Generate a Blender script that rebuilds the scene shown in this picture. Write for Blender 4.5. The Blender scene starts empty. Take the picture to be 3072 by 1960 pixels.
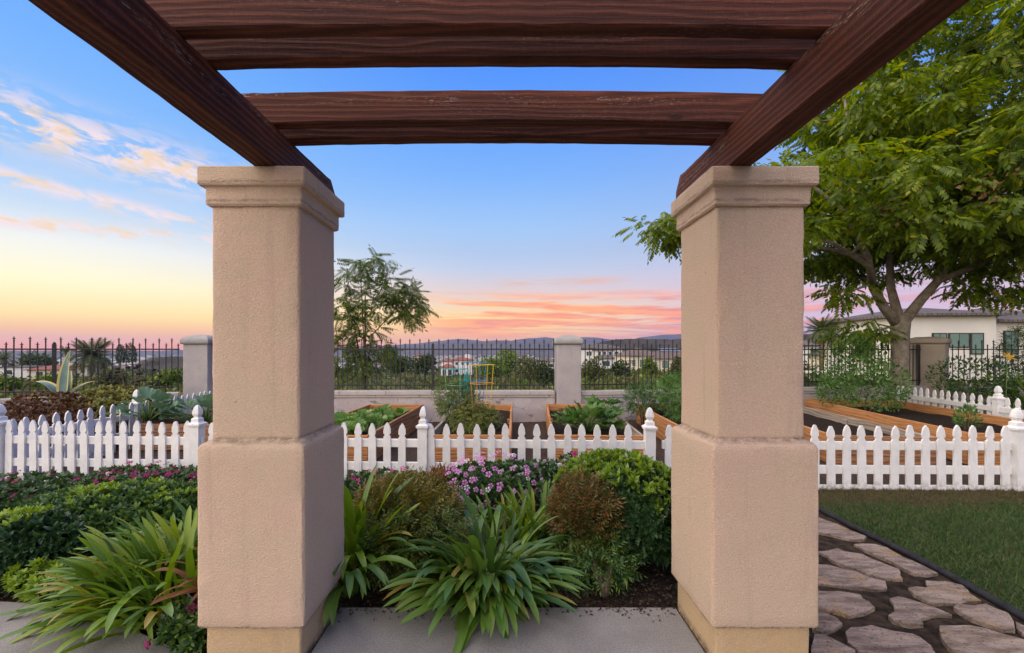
import bpy, bmesh, math, random
import numpy as np
from mathutils import Vector, Matrix
random.seed(7); rng = np.random.default_rng(11)
R = math.radians
S = bpy.context.scene; C = S.collection

# ------------------------------------------------------------------ camera
EYE = 1.5
cam = bpy.data.cameras.new('camera'); co = bpy.data.objects.new('camera', cam); C.objects.link(co)
co.location = (0, 0, EYE); co.rotation_euler = (R(90), 0, 0)
cam.sensor_width = 36; cam.lens = 36 * 425 / 1024
cam.shift_x = 6 / 1024; cam.shift_y = 23.5 / 1024
cam.clip_start = 0.02; cam.clip_end = 40000
S.camera = co
S.view_settings.view_transform = 'Standard'; S.view_settings.look = 'None'
S.view_settings.gamma = 1; S.view_settings.exposure = 0.28
S.view_settings.use_curve_mapping = False
S.render.engine = 'CYCLES'
S.cycles.max_bounces = 5; S.cycles.diffuse_bounces = 3; S.cycles.glossy_bounces = 2; S.cycles.transmission_bounces = 3; S.cycles.transparent_max_bounces = 8; S.cycles.volume_bounces = 0

def srgb(r, g, b):
    f = lambda c: (c/255/12.92) if c/255 <= .04045 else ((c/255+.055)/1.055)**2.4
    return (f(r), f(g), f(b), 1)

class NT:
    def __init__(s, tree): s.t = tree; tree.nodes.clear()
    def n(s, typ, ins=None, **props):
        nd = s.t.nodes.new(typ)
        for k, v in props.items(): setattr(nd, k, v)
        for k, v in (ins or {}).items():
            sk = nd.inputs[k]
            if isinstance(v, bpy.types.NodeSocket): s.t.links.new(v, sk)
            else: sk.default_value = v
        return nd
    def m(s, op, a, b=0.0, c=None, clamp=False):
        ins = {0: a, 1: b}
        if c is not None: ins[2] = c
        return s.n('ShaderNodeMath', ins, operation=op, use_clamp=clamp).outputs[0]
    def ramp(s, fac, stops, interp='LINEAR'):
        nd = s.n('ShaderNodeValToRGB', {0: fac}); cr = nd.color_ramp; cr.interpolation = interp
        while len(cr.elements) < len(stops): cr.elements.new(0.5)
        for e, (p, c) in zip(cr.elements, sorted(stops, key=lambda q: q[0])):
            e.position = p; e.color = c if len(c) == 4 else (*c, 1)
        return nd.outputs[0]
    def mix(s, f, a, b, blend='MIX'):
        nd = s.n('ShaderNodeMix', data_type='RGBA', blend_type=blend)
        for sk, v in ((nd.inputs[0], f), (nd.inputs[6], a), (nd.inputs[7], b)):
            if isinstance(v, bpy.types.NodeSocket): s.t.links.new(v, sk)
            else: sk.default_value = v if not isinstance(v, tuple) or len(v) == 4 else (*v, 1)
        return nd.outputs[2]
    def maprange(s, v, a, b, c=0., d=1., interp='SMOOTHSTEP'):
        return s.n('ShaderNodeMapRange', {0: v, 1: a, 2: b, 3: c, 4: d}, interpolation_type=interp).outputs[0]
    def xyz(s, x, y, z): return s.n('ShaderNodeCombineXYZ', {0: x, 1: y, 2: z}).outputs[0]
    def noise(s, vec, scale, detail=4, rough=.55, dist=0., out=0):
        return s.n('ShaderNodeTexNoise', {'Vector': vec, 'Scale': scale, 'Detail': detail, 'Roughness': rough, 'Distortion': dist}).outputs[out]

# ------------------------------------------------------------------ sky (dusk) and the soft western light
SUN_AZ, SUN_EL = -122, 38          # degrees clockwise from straight ahead / above the horizon
W = bpy.data.worlds.new('World'); S.world = W; W.use_nodes = True
w = NT(W.node_tree)
tc = w.n('ShaderNodeTexCoord').outputs['Generated']
sp = w.n('ShaderNodeSeparateXYZ', {0: tc}).outputs
D2 = 180 / math.pi
el = w.m('MULTIPLY', w.m('ARCSINE', sp[2]), D2)
az = w.m('MULTIPLY', w.m('ARCTAN2', sp[0], sp[1]), D2)
ef = w.m('DIVIDE', el, 90, clamp=True)
csun = w.m('COSINE', w.m('DIVIDE', w.m('SUBTRACT', az, -100), D2))
def er(stops): return w.ramp(ef, [(e/90, srgb(*c)) for e, c in stops])
sunside = er([(0, (255,140,58)), (1.5, (255,176,80)), (3.5, (255,222,138)), (6.5, (255,244,196)), (10, (244,244,236)), (14, (196,223,252)), (19, (148,198,254)), (27, (118,180,255)), (36, (98,160,248)), (60, (72,126,220)), (90, (60,108,200))])
midside = er([(0, (236,150,104)), (1.5, (255,182,96)), (4, (255,212,128)), (7.5, (226,202,194)), (11, (192,206,232)), (16, (166,204,250)), (22, (130,184,255)), (28, (102,166,255)), (35, (78,146,255)), (60, (58,112,220)), (90, (52,100,200))])
antiside = er([(0, (176,156,184)), (3, (206,178,200)), (7, (208,190,210)), (12, (186,194,226)), (18, (150,184,240)), (26, (112,164,248)), (35, (84,142,242)), (60, (58,112,220)), (90, (52,100,200))])
sky = w.mix(w.maprange(csun, -.17, .64), midside, sunside)
sky = w.mix(w.maprange(csun, -.17, -.82), sky, antiside)
gain = w.maprange(el, 0, 13, 1.36, 1.0, 'LINEAR')
sky = w.n('ShaderNodeVectorMath', {0: sky, 1: w.xyz(gain, gain, gain)}, operation='MULTIPLY').outputs[0]
# cloud streaks lying along the sky
def band(e0, wid, slope=0., azc=-45):
    ec = w.m('ADD', w.m('MULTIPLY', w.m('SUBTRACT', az, azc), slope), e0)
    q = w.m('DIVIDE', w.m('SUBTRACT', el, ec), wid)
    return w.m('POWER', 2.718, w.m('MULTIPLY', w.m('MULTIPLY', q, q), -1))
wob = w.noise(w.xyz(w.m('MULTIPLY', az, .11), w.m('MULTIPLY', el, .35), 3.1), 1.0, 3)
vec1 = w.xyz(w.m('MULTIPLY', az, .24), w.m('ADD', w.m('MULTIPLY', el, .72), w.m('MULTIPLY', az, .08)), 1.7)
n1 = w.noise(vec1, 1.3, 7, .62, .6)
bands = w.m('ADD', w.m('ADD', band(19.3, 2.0, -.10), w.m('MULTIPLY', band(14.6, .7, -.10, -47), .85)), w.m('MULTIPLY', band(11.4, .65, .045), .9))
fadeL = w.maprange(az, -22, -40)
c1 = w.m('MULTIPLY', w.m('MULTIPLY', bands, fadeL), w.maprange(n1, .40, .58))
c1 = w.m('MINIMUM', w.m('MULTIPLY', c1, 1.15), 1)
core1 = w.maprange(w.noise(vec1, 2.1, 4, .5), .45, .62)
ccol1 = w.mix(core1, srgb(255,232,232), srgb(255,222,184))
sky = w.mix(w.m('MULTIPLY', c1, .92), sky, ccol1)
vec2 = w.xyz(w.m('MULTIPLY', az, .055), w.m('ADD', w.m('MULTIPLY', el, .75), w.m('MULTIPLY', az, .012)), 8.3)
n2 = w.noise(vec2, 1.35, 7, .6, .5)
low = w.m('MULTIPLY', w.maprange(el, .8, 2.2), w.maprange(el, 8.6, 5.6))
cen = w.m('MULTIPLY', w.maprange(az, -16, -4), w.maprange(az, 62, 24))
c2 = w.m('MULTIPLY', w.m('MULTIPLY', low, cen), w.maprange(n2, .41, .55))
n3 = w.noise(vec2, 2.6, 5, .6, .3)
ccol2 = w.mix(w.maprange(n3, .40, .62), (1.35,.50,.11,1), (1.10,.35,.17,1))
ccol2 = w.mix(w.maprange(az, 8, 30), ccol2, w.mix(w.maprange(n3, .4, .6), (1.25,.36,.15,1), (.72,.28,.34,1)))
sky = w.mix(w.m('MULTIPLY', c2, .95), sky, ccol2)
wisp = w.m('MULTIPLY', w.m('MULTIPLY', band(9.0, .45, .01, 5), w.m('MULTIPLY', w.maprange(az, -3, 2), w.maprange(az, 18, 11))), w.maprange(n2, .36, .55))
sky = w.mix(w.m('MULTIPLY', wisp, .8), sky, srgb(244,186,160))
bg1 = w.n('ShaderNodeBackground', {'Color': sky, 'Strength': 0.81})
nish = w.n('ShaderNodeTexSky', sky_type='NISHITA', sun_disc=False, sun_elevation=R(SUN_EL), sun_rotation=R(SUN_AZ))
bg2 = w.n('ShaderNodeBackground', {'Color': nish.outputs[0], 'Strength': 0.004})
add = w.n('ShaderNodeAddShader', {0: bg1.outputs[0], 1: bg2.outputs[0]})
w.n('ShaderNodeOutputWorld', {'Surface': add.outputs[0]})
sl = bpy.data.lights.new('sun', 'SUN'); sl.energy = 5.0; sl.angle = R(130); sl.color = (1, .84, .65)
so = bpy.data.objects.new('sun', sl); C.objects.link(so); so.location = (-20, -8, 20)
sd = Vector((math.sin(R(SUN_AZ))*math.cos(R(SUN_EL)), math.cos(R(SUN_AZ))*math.cos(R(SUN_EL)), math.sin(R(SUN_EL))))
so.rotation_euler = (-sd).to_track_quat('-Z', 'Y').to_euler()

# ------------------------------------------------------------------ helpers
def G(px, py, z=0.0):
    """a spot on the ground plane z measured from the photograph's layout (1024 px wide)"""
    d = (EYE - z) * 425 / (py - 350)
    return ((px - 506) / 425 * d, d)
def X(px, d): return (px - 506) / 425 * d
def Z(py, d): return EYE - (py - 350) / 425 * d

def link(o, parent=None):
    C.objects.link(o)
    if parent is not None: o.parent = parent
    return o
def obj(name, me, parent=None, loc=None, rot=None, scale=None):
    o = bpy.data.objects.new(name, me); link(o, parent)
    if loc is not None: o.location = loc
    if rot is not None: o.rotation_euler = rot
    if scale is not None: o.scale = scale if not isinstance(scale, (int, float)) else (scale,)*3
    return o
def tag(o, label, cat, group=None):
    o['label'] = label; o['category'] = cat
    if group: o['group'] = group
    return o
def thing(name, label, cat, loc=(0,0,0), rz=0, group=None):
    o = bpy.data.objects.new(name, None); C.objects.link(o); o.empty_display_size = .1
    o.location = loc; o.rotation_euler = (0, 0, rz)
    return tag(o, label, cat, group)
def kind(o, k): o['kind'] = k; return o

def mesh(name, V, F, mat=None, smooth=False, matidx=None):
    """V (n,3) array, F either (m,k) array or list of tuples"""
    me = bpy.data.meshes.new(name)
    if isinstance(F, np.ndarray):
        V = np.asarray(V, np.float32); n, k = F.shape
        me.vertices.add(len(V)); me.vertices.foreach_set('co', V.ravel())
        me.loops.add(n*k); me.loops.foreach_set('vertex_index', F.astype(np.int32).ravel())
        me.polygons.add(n); me.polygons.foreach_set('loop_start', np.arange(0, n*k, k, dtype=np.int32))
        me.polygons.foreach_set('loop_total', np.full(n, k, np.int32))
        me.update(calc_edges=True)
    else:
        me.from_pydata([tuple(v) for v in V], [], F); me.update()
    for m_ in (mat if isinstance(mat, (list, tuple)) else [mat]):
        if m_ is not None: me.materials.append(m_)
    if matidx is not None: me.polygons.foreach_set('material_index', np.asarray(matidx, np.int32))
    if smooth: me.polygons.foreach_set('use_smooth', np.ones(len(me.polygons), bool))
    if smooth == 'sharp': me.set_sharp_from_angle(angle=R(32))
    return me
def bm_mesh(name, bm, mat, smooth=False):
    me = bpy.data.meshes.new(name); bmesh.ops.recalc_face_normals(bm, faces=bm.faces); bm.to_mesh(me); bm.free()
    me.materials.append(mat)
    if smooth: me.polygons.foreach_set('use_smooth', np.ones(len(me.polygons), bool))
    return me
def box_mesh(name, sx, sy, sz, mat, bev=.004, seg=1, zc=None):
    """box centred in x,y; z from 0 unless zc"""
    bm = bmesh.new(); bmesh.ops.create_cube(bm, size=1)
    z0 = .5 if zc is None else zc
    for v in bm.verts: v.co = Vector((v.co.x*sx, v.co.y*sy, (v.co.z+z0)*sz))
    if bev: bmesh.ops.bevel(bm, geom=bm.edges[:], offset=bev, segments=seg, profile=.6, affect='EDGES')
    return bm_mesh(name, bm, mat)
class MB:
    def __init__(s): s.V = []; s.F = []
    def box(s, a, b):
        i = len(s.V); (x0,y0,z0),(x1,y1,z1) = a, b
        s.V += [(x0,y0,z0),(x1,y0,z0),(x1,y1,z0),(x0,y1,z0),(x0,y0,z1),(x1,y0,z1),(x1,y1,z1),(x0,y1,z1)]
        s.F += [(i,i+3,i+2,i+1),(i+4,i+5,i+6,i+7),(i,i+1,i+5,i+4),(i+1,i+2,i+6,i+5),(i+2,i+3,i+7,i+6),(i+3,i,i+4,i+7)]
        return s
    def tube(s, pts, rad, n=6, cap=True):
        pts = [Vector(p) for p in pts]; m_ = len(pts)
        rad = [float(rad)]*m_ if isinstance(rad, (int, float)) else [float(q) for q in rad]
        base = len(s.V); up = Vector((.31,.17,.93))
        for k, p in enumerate(pts):
            t = (pts[min(k+1, m_-1)] - pts[max(k-1, 0)])
            t = t.normalized() if t.length > 1e-9 else Vector((0,0,1))
            u = t.cross(up);
            if u.length < 1e-4: u = t.cross(Vector((1,0,0)))
            u.normalize(); v = t.cross(u)
            for j in range(n):
                a = 2*math.pi*j/n
                s.V.append(tuple(p + rad[k]*(math.cos(a)*u + math.sin(a)*v)))
        for k in range(m_-1):
            for j in range(n):
                a = base+k*n+j; b = base+k*n+(j+1) % n
                s.F.append((a, b, b+n, a+n))
        if cap:
            s.F.append(tuple(base+j for j in range(n))[::-1]); s.F.append(tuple(base+(m_-1)*n+j for j in range(n)))
        return s
    def lathe(s, prof, n=8, c=(0,0), rot=0.):
        base = len(s.V)
        for r, z in prof:
            for j in range(n):
                a = 2*math.pi*j/n + rot
                s.V.append((c[0]+r*math.cos(a), c[1]+r*math.sin(a), z))
        for k in range(len(prof)-1):
            for j in range(n):
                a = base+k*n+j; b = base+k*n+(j+1) % n
                s.F.append((a, b, b+n, a+n))
        s.F.append(tuple(base+j for j in range(n))[::-1]); s.F.append(tuple(base+(len(prof)-1)*n+j for j in range(n)))
        return s
    def mesh(s, name, mat, smooth=False): return mesh(name, s.V, s.F, mat, smooth)
def prism(outline, t, axis='y'):
    """extrude a closed 2-D outline (x,z) by thickness t along y"""
    n = len(outline); V = [(x, -t/2, z) for x, z in outline] + [(x, t/2, z) for x, z in outline]
    F = [tuple(range(n)), tuple(range(2*n-1, n-1, -1))] + [(i, n+i, n+(i+1) % n, (i+1) % n) for i in range(n)]
    return V, F

# ------------------------------------------------------------------ materials
def newmat(name):
    m_ = bpy.data.materials.new(name); m_.use_nodes = True
    return m_, NT(m_.node_tree)
def finish(t, col, rough=.7, bump=None, bstr=.3, bdist=.01, spec=.3, trans=0., tcol=None, metal=0.):
    ins = {'Base Color': col, 'Roughness': rough, 'Specular IOR Level': spec, 'Metallic': metal}
    if bump is not None:
        ins['Normal'] = t.n('ShaderNodeBump', {'Height': bump, 'Strength': bstr, 'Distance': bdist}).outputs[0]
    b = t.n('ShaderNodeBsdfPrincipled', ins); out = b.outputs[0]
    if trans:
        tr = t.n('ShaderNodeBsdfTranslucent', {'Color': tcol if tcol is not None else col})
        out = t.n('ShaderNodeMixShader', {0: trans, 1: out, 2: tr.outputs[0]}).outputs[0]
    t.n('ShaderNodeOutputMaterial', {'Surface': out})
def ocoord(t, jitter=True):
    v = t.n('ShaderNodeTexCoord').outputs['Object']
    if jitter:
        r = t.n('ShaderNodeObjectInfo').outputs['Random']
        v = t.n('ShaderNodeVectorMath', {0: v, 1: t.xyz(t.m('MULTIPLY', r, 37.), t.m('MULTIPLY', r, 11.), t.m('MULTIPLY', r, 23.))}, operation='ADD').outputs[0]
    return v
def scalev(t, v, s): return t.n('ShaderNodeVectorMath', {0: v, 1: s}, operation='MULTIPLY').outputs[0]

def mat_stucco(name, c1, c2, c3, grain=150, dirt=None, crack=False):
    m_, t = newmat(name); v = t.n('ShaderNodeNewGeometry').outputs['Position']
    big = t.noise(v, 3.2, 4, .6); mid = t.noise(v, 9, 4, .6)
    col = t.mix(t.maprange(big, .35, .68), c1, c2)
    col = t.mix(t.maprange(mid, .52, .75, 0, .6), col, c3)
    g = t.noise(v, grain, 3, .65)
    vor = t.n('ShaderNodeTexVoronoi', {'Vector': v, 'Scale': grain*.9}).outputs['Distance']
    h = t.m('ADD', t.m('MULTIPLY', g, .8), t.m('MULTIPLY', vor, .6))
    col = t.mix(t.maprange(g, .36, .62, .20, .0), col, t.mix(.72, col, (.05,.035,.022)))
    col = t.mix(t.maprange(g, .58, .76, .0, .22), col, t.mix(.35, col, (1,.92,.82)))
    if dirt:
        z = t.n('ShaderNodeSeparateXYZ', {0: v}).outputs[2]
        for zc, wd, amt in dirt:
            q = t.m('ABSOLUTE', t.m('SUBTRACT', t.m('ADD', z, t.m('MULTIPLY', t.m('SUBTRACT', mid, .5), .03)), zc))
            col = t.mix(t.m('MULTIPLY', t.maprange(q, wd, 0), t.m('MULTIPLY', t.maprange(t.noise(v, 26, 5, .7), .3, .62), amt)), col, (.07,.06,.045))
    stk = t.noise(scalev(t, v, (16, 16, .9)), 1., 4, .65)
    col = t.mix(t.maprange(stk, .54, .74, 0, .15), col, (.19,.15,.11))
    sp_ = t.maprange(t.noise(v, 34, 2, .5), .77, .80)
    col = t.mix(t.m('MULTIPLY', sp_, .55), col, (.12,.05,.03))
    if crack:
        cv = t.n('ShaderNodeTexVoronoi', {'Vector': scalev(t, v, (1.6, 1.6, 2.4)), 'Scale': 1.5}, feature='DISTANCE_TO_EDGE').outputs['Distance']
        ck = t.m('MULTIPLY', t.maprange(t.m('ADD', cv, t.m('MULTIPLY', t.m('SUBTRACT', mid, .5), .05)), .010, .0), t.maprange(big, .42, .55))
        col = t.mix(t.m('MULTIPLY', ck, .8), col, (.10,.085,.075))
        pl = t.maprange(t.noise(scalev(t, v, (1.2, 1.2, 3.2)), 1.7, 6, .7), .585, .605)
        col = t.mix(t.m('MULTIPLY', pl, .75), col, (.20,.19,.185)); h = t.m('SUBTRACT', h, t.m('MULTIPLY', pl, 1.5))
    finish(t, col, .95, h, .62, .007, .08)
    return m_
def mat_wood(name, dark, mid_, light, ring=170., swirl=26., wear=None, rough=.75, spec=.2, wearz=None):
    """grain runs along local X"""
    m_, t = newmat(name); v = ocoord(t); raw = t.n('ShaderNodeTexCoord').outputs['Object']
    sx = t.n('ShaderNodeSeparateXYZ', {0: v}).outputs
    warp = t.noise(scalev(t, v, (.8, 5, 5)), 1., 3, .5, .3)
    g = t.m('ADD', t.m('ADD', t.m('MULTIPLY', sx[2], ring), t.m('MULTIPLY', sx[1], ring*.8)), t.m('MULTIPLY', warp, swirl))
    rg = t.m('POWER', t.maprange(t.m('SINE', g), -1, 1, 0, 1, 'LINEAR'), 1.6)
    fine = t.noise(scalev(t, v, (5, 160, 160)), 1., 4, .6)
    saw = t.noise(scalev(t, v, (180, 30, 30)), 1., 3, .6)
    blot = t.noise(scalev(t, v, (1.6, 8, 8)), 1., 4, .6)
    f = t.m('ADD', t.m('ADD', t.m('MULTIPLY', rg, .38), t.m('MULTIPLY', fine, .36)), t.m('MULTIPLY', t.m('SUBTRACT', blot, .35), .75))
    col = t.ramp(f, [(.10, dark), (.42, mid_), (.80, light)])
    col = t.mix(t.maprange(saw, .35, .7, .25, 0), col, dark)
    r = t.n('ShaderNodeObjectInfo').outputs['Random']
    col = t.mix(t.m('MULTIPLY', r, .4), col, mid_)
    kn = t.n('ShaderNodeTexVoronoi', {'Vector': scalev(t, v, (2.3, 7, 7)), 'Scale': 1.0}).outputs['Distance']
    col = t.mix(t.maprange(kn, .11, .05, 0, .8), col, dark)
    if wear is not None:
        fl = t.noise(scalev(t, v, (40, 260, 260)), 1., 3, .6)
        area = t.maprange(t.noise(scalev(t, v, (1.3, 9, 9)), 1., 4, .6), .42, .66)
        z = t.n('ShaderNodeSeparateXYZ', {0: raw}).outputs[2]
        area = t.m('MULTIPLY', area, t.maprange(z, wearz[0], wearz[1], .12, 1))
        col = t.mix(t.m('MULTIPLY', t.maprange(fl, .57, .66), area), col, wear)
    h = t.m('ADD', t.m('ADD', t.m('MULTIPLY', rg, .5), fine), t.m('MULTIPLY', saw, .5))
    finish(t, col, rough, h, .6, .006, spec)
    return m_
def mat_plain(name, c1, c2, scale=8., rough=.7, bump=.2, bscale=60., bdist=.004, spec=.3, metal=0., obj_coord=True):
    m_, t = newmat(name)
    v = ocoord(t) if obj_coord else t.n('ShaderNodeNewGeometry').outputs['Position']
    col = t.mix(t.maprange(t.noise(v, scale, 5, .6), .32, .68), c1, c2)
    finish(t, col, rough, t.noise(v, bscale, 4, .6), bump, bdist, spec, metal=metal)
    return m_
def mat_leaf(name, stops, trans=.32, rough=.45, spec=.35, bright=1.25):
    m_, t = newmat(name)
    r = t.n('ShaderNodeNewGeometry').outputs['Random Per Island']; o = t.n('ShaderNodeObjectInfo').outputs['Random']
    f = t.m('FRACT', t.m('ADD', r, o))
    col = t.ramp(f, stops)
    v = t.n('ShaderNodeNewGeometry').outputs['Position']
    col = t.mix(t.maprange(t.noise(v, 1.9, 3), .35, .65, 0, .45), col, t.mix(.5, col, stops[0][1]))
    tcol = t.n('ShaderNodeHueSaturation', {'Hue': .485, 'Saturation': 1.1, 'Value': bright, 'Color': col}).outputs[0]
    finish(t, col, rough, None, spec=spec, trans=trans, tcol=tcol)
    return m_
M = {}
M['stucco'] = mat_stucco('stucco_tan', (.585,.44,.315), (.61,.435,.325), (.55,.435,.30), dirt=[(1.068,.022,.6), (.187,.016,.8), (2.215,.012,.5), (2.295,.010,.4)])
M['stucco_plinth'] = mat_stucco('stucco_plinth', (.56,.39,.215), (.56,.40,.24), (.48,.35,.20), dirt=[(.0,.05,.8)])
M['stucco_grey'] = mat_stucco('stucco_grey', (.42,.38,.36), (.48,.42,.39), (.36,.33,.31), 120)
M['stucco_warm'] = mat_stucco('stucco_warm', (.44,.36,.28), (.40,.33,.27), (.36,.30,.24), 120)
M['capstone'] = mat_stucco('capstone', (.36,.34,.31), (.40,.37,.33), (.27,.27,.23), 120)
M['beam'] = mat_wood('stained_beam', (.018,.008,.006), (.085,.025,.014), (.22,.066,.032), 210, 28, wear=(.42,.37,.30), wearz=(.07, .13))
M['cedar'] = mat_wood('cedar_board', (.16,.065,.028), (.36,.175,.08), (.52,.30,.15), 120, 30, rough=.8)
M['cedar_bright'] = mat_wood('cedar_board_bright', (.26,.10,.032), (.52,.235,.085), (.64,.34,.14), 120, 30, rough=.8)
M['cedar_grey'] = mat_wood('cedar_board_weathered', (.15,.11,.08), (.36,.285,.215), (.48,.40,.31), 120, 30, rough=.85)
M['iron'] = mat_plain('black_iron', (.012,.012,.012), (.03,.026,.022), 30, .5, .25, 120, .002, .4)
M['concrete'] = None
def mat_white():
    m_, t = newmat('white_paint'); v = ocoord(t)
    n_ = t.noise(v, 7, 5, .65)
    col = t.mix(t.maprange(n_, .35, .7), (.80,.775,.74), (.70,.68,.65))
    g = t.n('ShaderNodeNewGeometry').outputs['Position']
    z = t.n('ShaderNodeSeparateXYZ', {0: g}).outputs[2]
    d = t.m('MULTIPLY', t.maprange(z, .16, .0), t.maprange(t.noise(v, 22, 5, .7), .42, .62))
    col = t.mix(t.m('MULTIPLY', d, .7), col, (.16,.12,.08))
    sp_ = t.maprange(t.noise(v, 48, 3, .6), .70, .735)
    col = t.mix(t.m('MULTIPLY', sp_, .7), col, (.22,.18,.14))
    st = t.noise(scalev(t, v, (26, 26, 3)), 1.2, 4, .65)
    col = t.mix(t.maprange(st, .58, .72, 0, .35), col, (.42,.40,.37))
    finish(t, col, .55, t.m('ADD', t.noise(scalev(t, v, (20, 20, 160)), 1., 3), t.m('MULTIPLY', st, .7)), .35, .004, .3)
    return m_
M['white'] = mat_white()
def mat_concrete():
    m_, t = newmat('patio_concrete'); v = t.n('ShaderNodeNewGeometry').outputs['Position']
    col = t.mix(t.maprange(t.noise(v, 2.2, 6, .65), .32, .7), (.24,.222,.20), (.32,.30,.275))
    sp_ = t.noise(v, 130, 3, .6)
    col = t.mix(t.maprange(sp_, .40, .66, 0, .6), col, (.13,.12,.105))
    st = t.maprange(t.noise(v, 7.3, 4, .7), .68, .76)
    col = t.mix(t.m('MULTIPLY', st, .35), col, (.15,.13,.11))
    finish(t, col, .85, t.m('ADD', t.noise(v, 120, 4, .65), t.m('MULTIPLY', t.noise(v, 9, 3), .6)), .4, .005, .2)
    return m_
M['concrete'] = mat_concrete()
M['soil'] = mat_plain('dark_soil', (.018,.012,.008), (.05,.035,.024), 40, .95, 1., 55, .03, .1, obj_coord=False)
M['bark'] = mat_plain('bark_mulch', (.04,.026,.018), (.11,.08,.06), 55, .95, 1., 45, .03, .1, obj_coord=False)
M['pathdirt'] = mat_plain('path_dirt', (.018,.013,.009), (.062,.043,.028), 14, .95, .9, 45, .02, .1, obj_coord=False)
M['turf'] = mat_plain('turf', (.035,.05,.018), (.10,.085,.045), 3, .95, .8, 80, .02, .1, obj_coord=False)
M['rubber'] = mat_plain('rubber_edging', (.012,.012,.013), (.028,.027,.026), 20, .75, .4, 80, .003)
def mat_flag():
    m_, t = newmat('flagstone'); v = ocoord(t)
    r = t.n('ShaderNodeObjectInfo').outputs['Random']
    base = t.ramp(r, [(0, (.26,.18,.135)), (.35, (.30,.225,.165)), (.6, (.25,.18,.14)), (.85, (.34,.245,.145)), (1, (.23,.185,.15))])
    lay = t.noise(scalev(t, v, (2.2, 9, 9)), 1.6, 6, .7, .5)
    col = t.mix(t.maprange(lay, .36, .66), t.mix(.6, base, (.46,.36,.29)), t.mix(.55, base, (.08,.052,.044)))
    col = t.mix(t.maprange(t.noise(v, 5, 3), .56, .72, 0, .7), col, (.40,.26,.13))
    col = t.mix(t.maprange(t.noise(v, 70, 3, .6), .56, .70, 0, .8), col, (.06,.045,.04))
    finish(t, col, .95, t.m('ADD', lay, t.m('MULTIPLY', t.noise(v, 60, 4, .65), .6)), 1., .03, .1)
    return m_
M['flag'] = mat_flag()

# ------------------------------------------------------------------ the ground and the land beyond the fence
def fence_y(x):
    return np.where(x < -6.4, 8.95+(x+6.4)*.53, np.where(x < 1.3, 9.3, np.where(x < 10.5, 9.3+(x-1.3)*.165, 10.8-(x-10.5)*.52)))
def vnoise(x, y, s, seed=0):
    return (np.sin(x*s+seed)*np.cos(y*s*.83+seed*1.7)+.6*np.sin(x*s*2.13+seed*3.1+y*s*1.1)*np.cos(y*s*1.77-seed)+.35*np.sin(x*s*4.3-y*s*3.9+seed*5))/1.95
def land(x, y):
    x = np.asarray(x, float); y = np.asarray(y, float)
    s = np.maximum(y - fence_y(x), 0); s = np.where(y > -30, s, 0)
    azd = np.degrees(np.arctan2(x, np.maximum(y, .01)))
    k = np.interp(azd, [-60, -38, -10, 4, 14, 26, 60], [.75, .7, 1., .95, .62, .5, .45])
    d = np.interp(s, [0, 6, 20, 60, 120, 180, 300, 600, 1500, 12000], [0, .9, 2.3, 6.2, 9.6, 12, 15.5, 24, 27, 30])
    far = np.interp(s, [150, 600], [0, 1])
    d = d*(k*(1-far)+far)
    n_ = vnoise(x, y, .05, 1.)*np.interp(s, [5, 40, 200, 800], [0, .8, 1.8, 1.2])+vnoise(x, y, .25, 4.)*np.interp(s, [2, 20], [0, .25])
    return -.07 - d + n_
ang = np.radians(np.linspace(-180, 180, 241)); rad = np.concatenate([[0], np.geomspace(1.2, 5000, 140)])
A_, Rr = np.meshgrid(ang[:-1], rad); gx = Rr*np.sin(A_); gy = Rr*np.cos(A_)
gv = np.stack([gx, gy, land(gx, gy)], -1).reshape(-1, 3); na = len(ang)-1
gf = np.array([[i*na+j, i*na+(j+1) % na, (i+1)*na+(j+1) % na, (i+1)*na+j] for i in range(len(rad)-1) for j in range(na)])[:, ::-1]
def mat_land():
    m_, t = newmat('hillside_land'); v = t.n('ShaderNodeNewGeometry').outputs['Position']
    n_ = t.noise(v, .05, 6, .65); n2 = t.noise(v, .6, 5, .65)
    col = t.mix(t.maprange(n_, .40, .60), (.055,.065,.030), (.15,.115,.075))
    col = t.mix(t.maprange(n2, .45, .65, 0, .6), col, (.045,.055,.024))
    finish(t, col, .95, n2, .6, .3, .1)
    return m_
M['land'] = mat_land()
o = obj('ground', mesh('ground', gv, gf, M['land'], True)); kind(o, 'structure')

def sheet(name, pts, z, mat, sub=0, amp=0., thick=0.):
    """a flat or slightly uneven sheet with the given outline"""
    bm = bmesh.new(); vs = [bm.verts.new((x, y, z)) for x, y in pts]; f = bm.faces.new(vs)
    if f.normal.z < 0: f.normal_flip()
    if thick:
        r_ = bmesh.ops.extrude_face_region(bm, geom=[f]); ev = [g for g in r_['geom'] if isinstance(g, bmesh.types.BMVert)]
        for v in ev: v.co.z -= thick
    me = bpy.data.meshes.new(name); bmesh.ops.recalc_face_normals(bm, faces=bm.faces); bm.to_mesh(me); bm.free(); me.materials.append(mat)
    return kind(obj(name, me), 'structure')
def gridsheet(name, x0, x1, y0, y1, step, zf, mat):
    xs = np.arange(x0, x1+1e-6, step); ys = np.arange(y0, y1+1e-6, step); a, b = np.meshgrid(xs, ys); nx = len(xs)
    V = np.stack([a, b, zf(a, b)], -1).reshape(-1, 3)
    F = np.array([[j*nx+i, j*nx+i+1, (j+1)*nx+i+1, (j+1)*nx+i] for j in range(len(ys)-1) for i in range(nx-1)])
    return kind(obj(name, mesh(name, V, F, mat, True)), 'structure')
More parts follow.
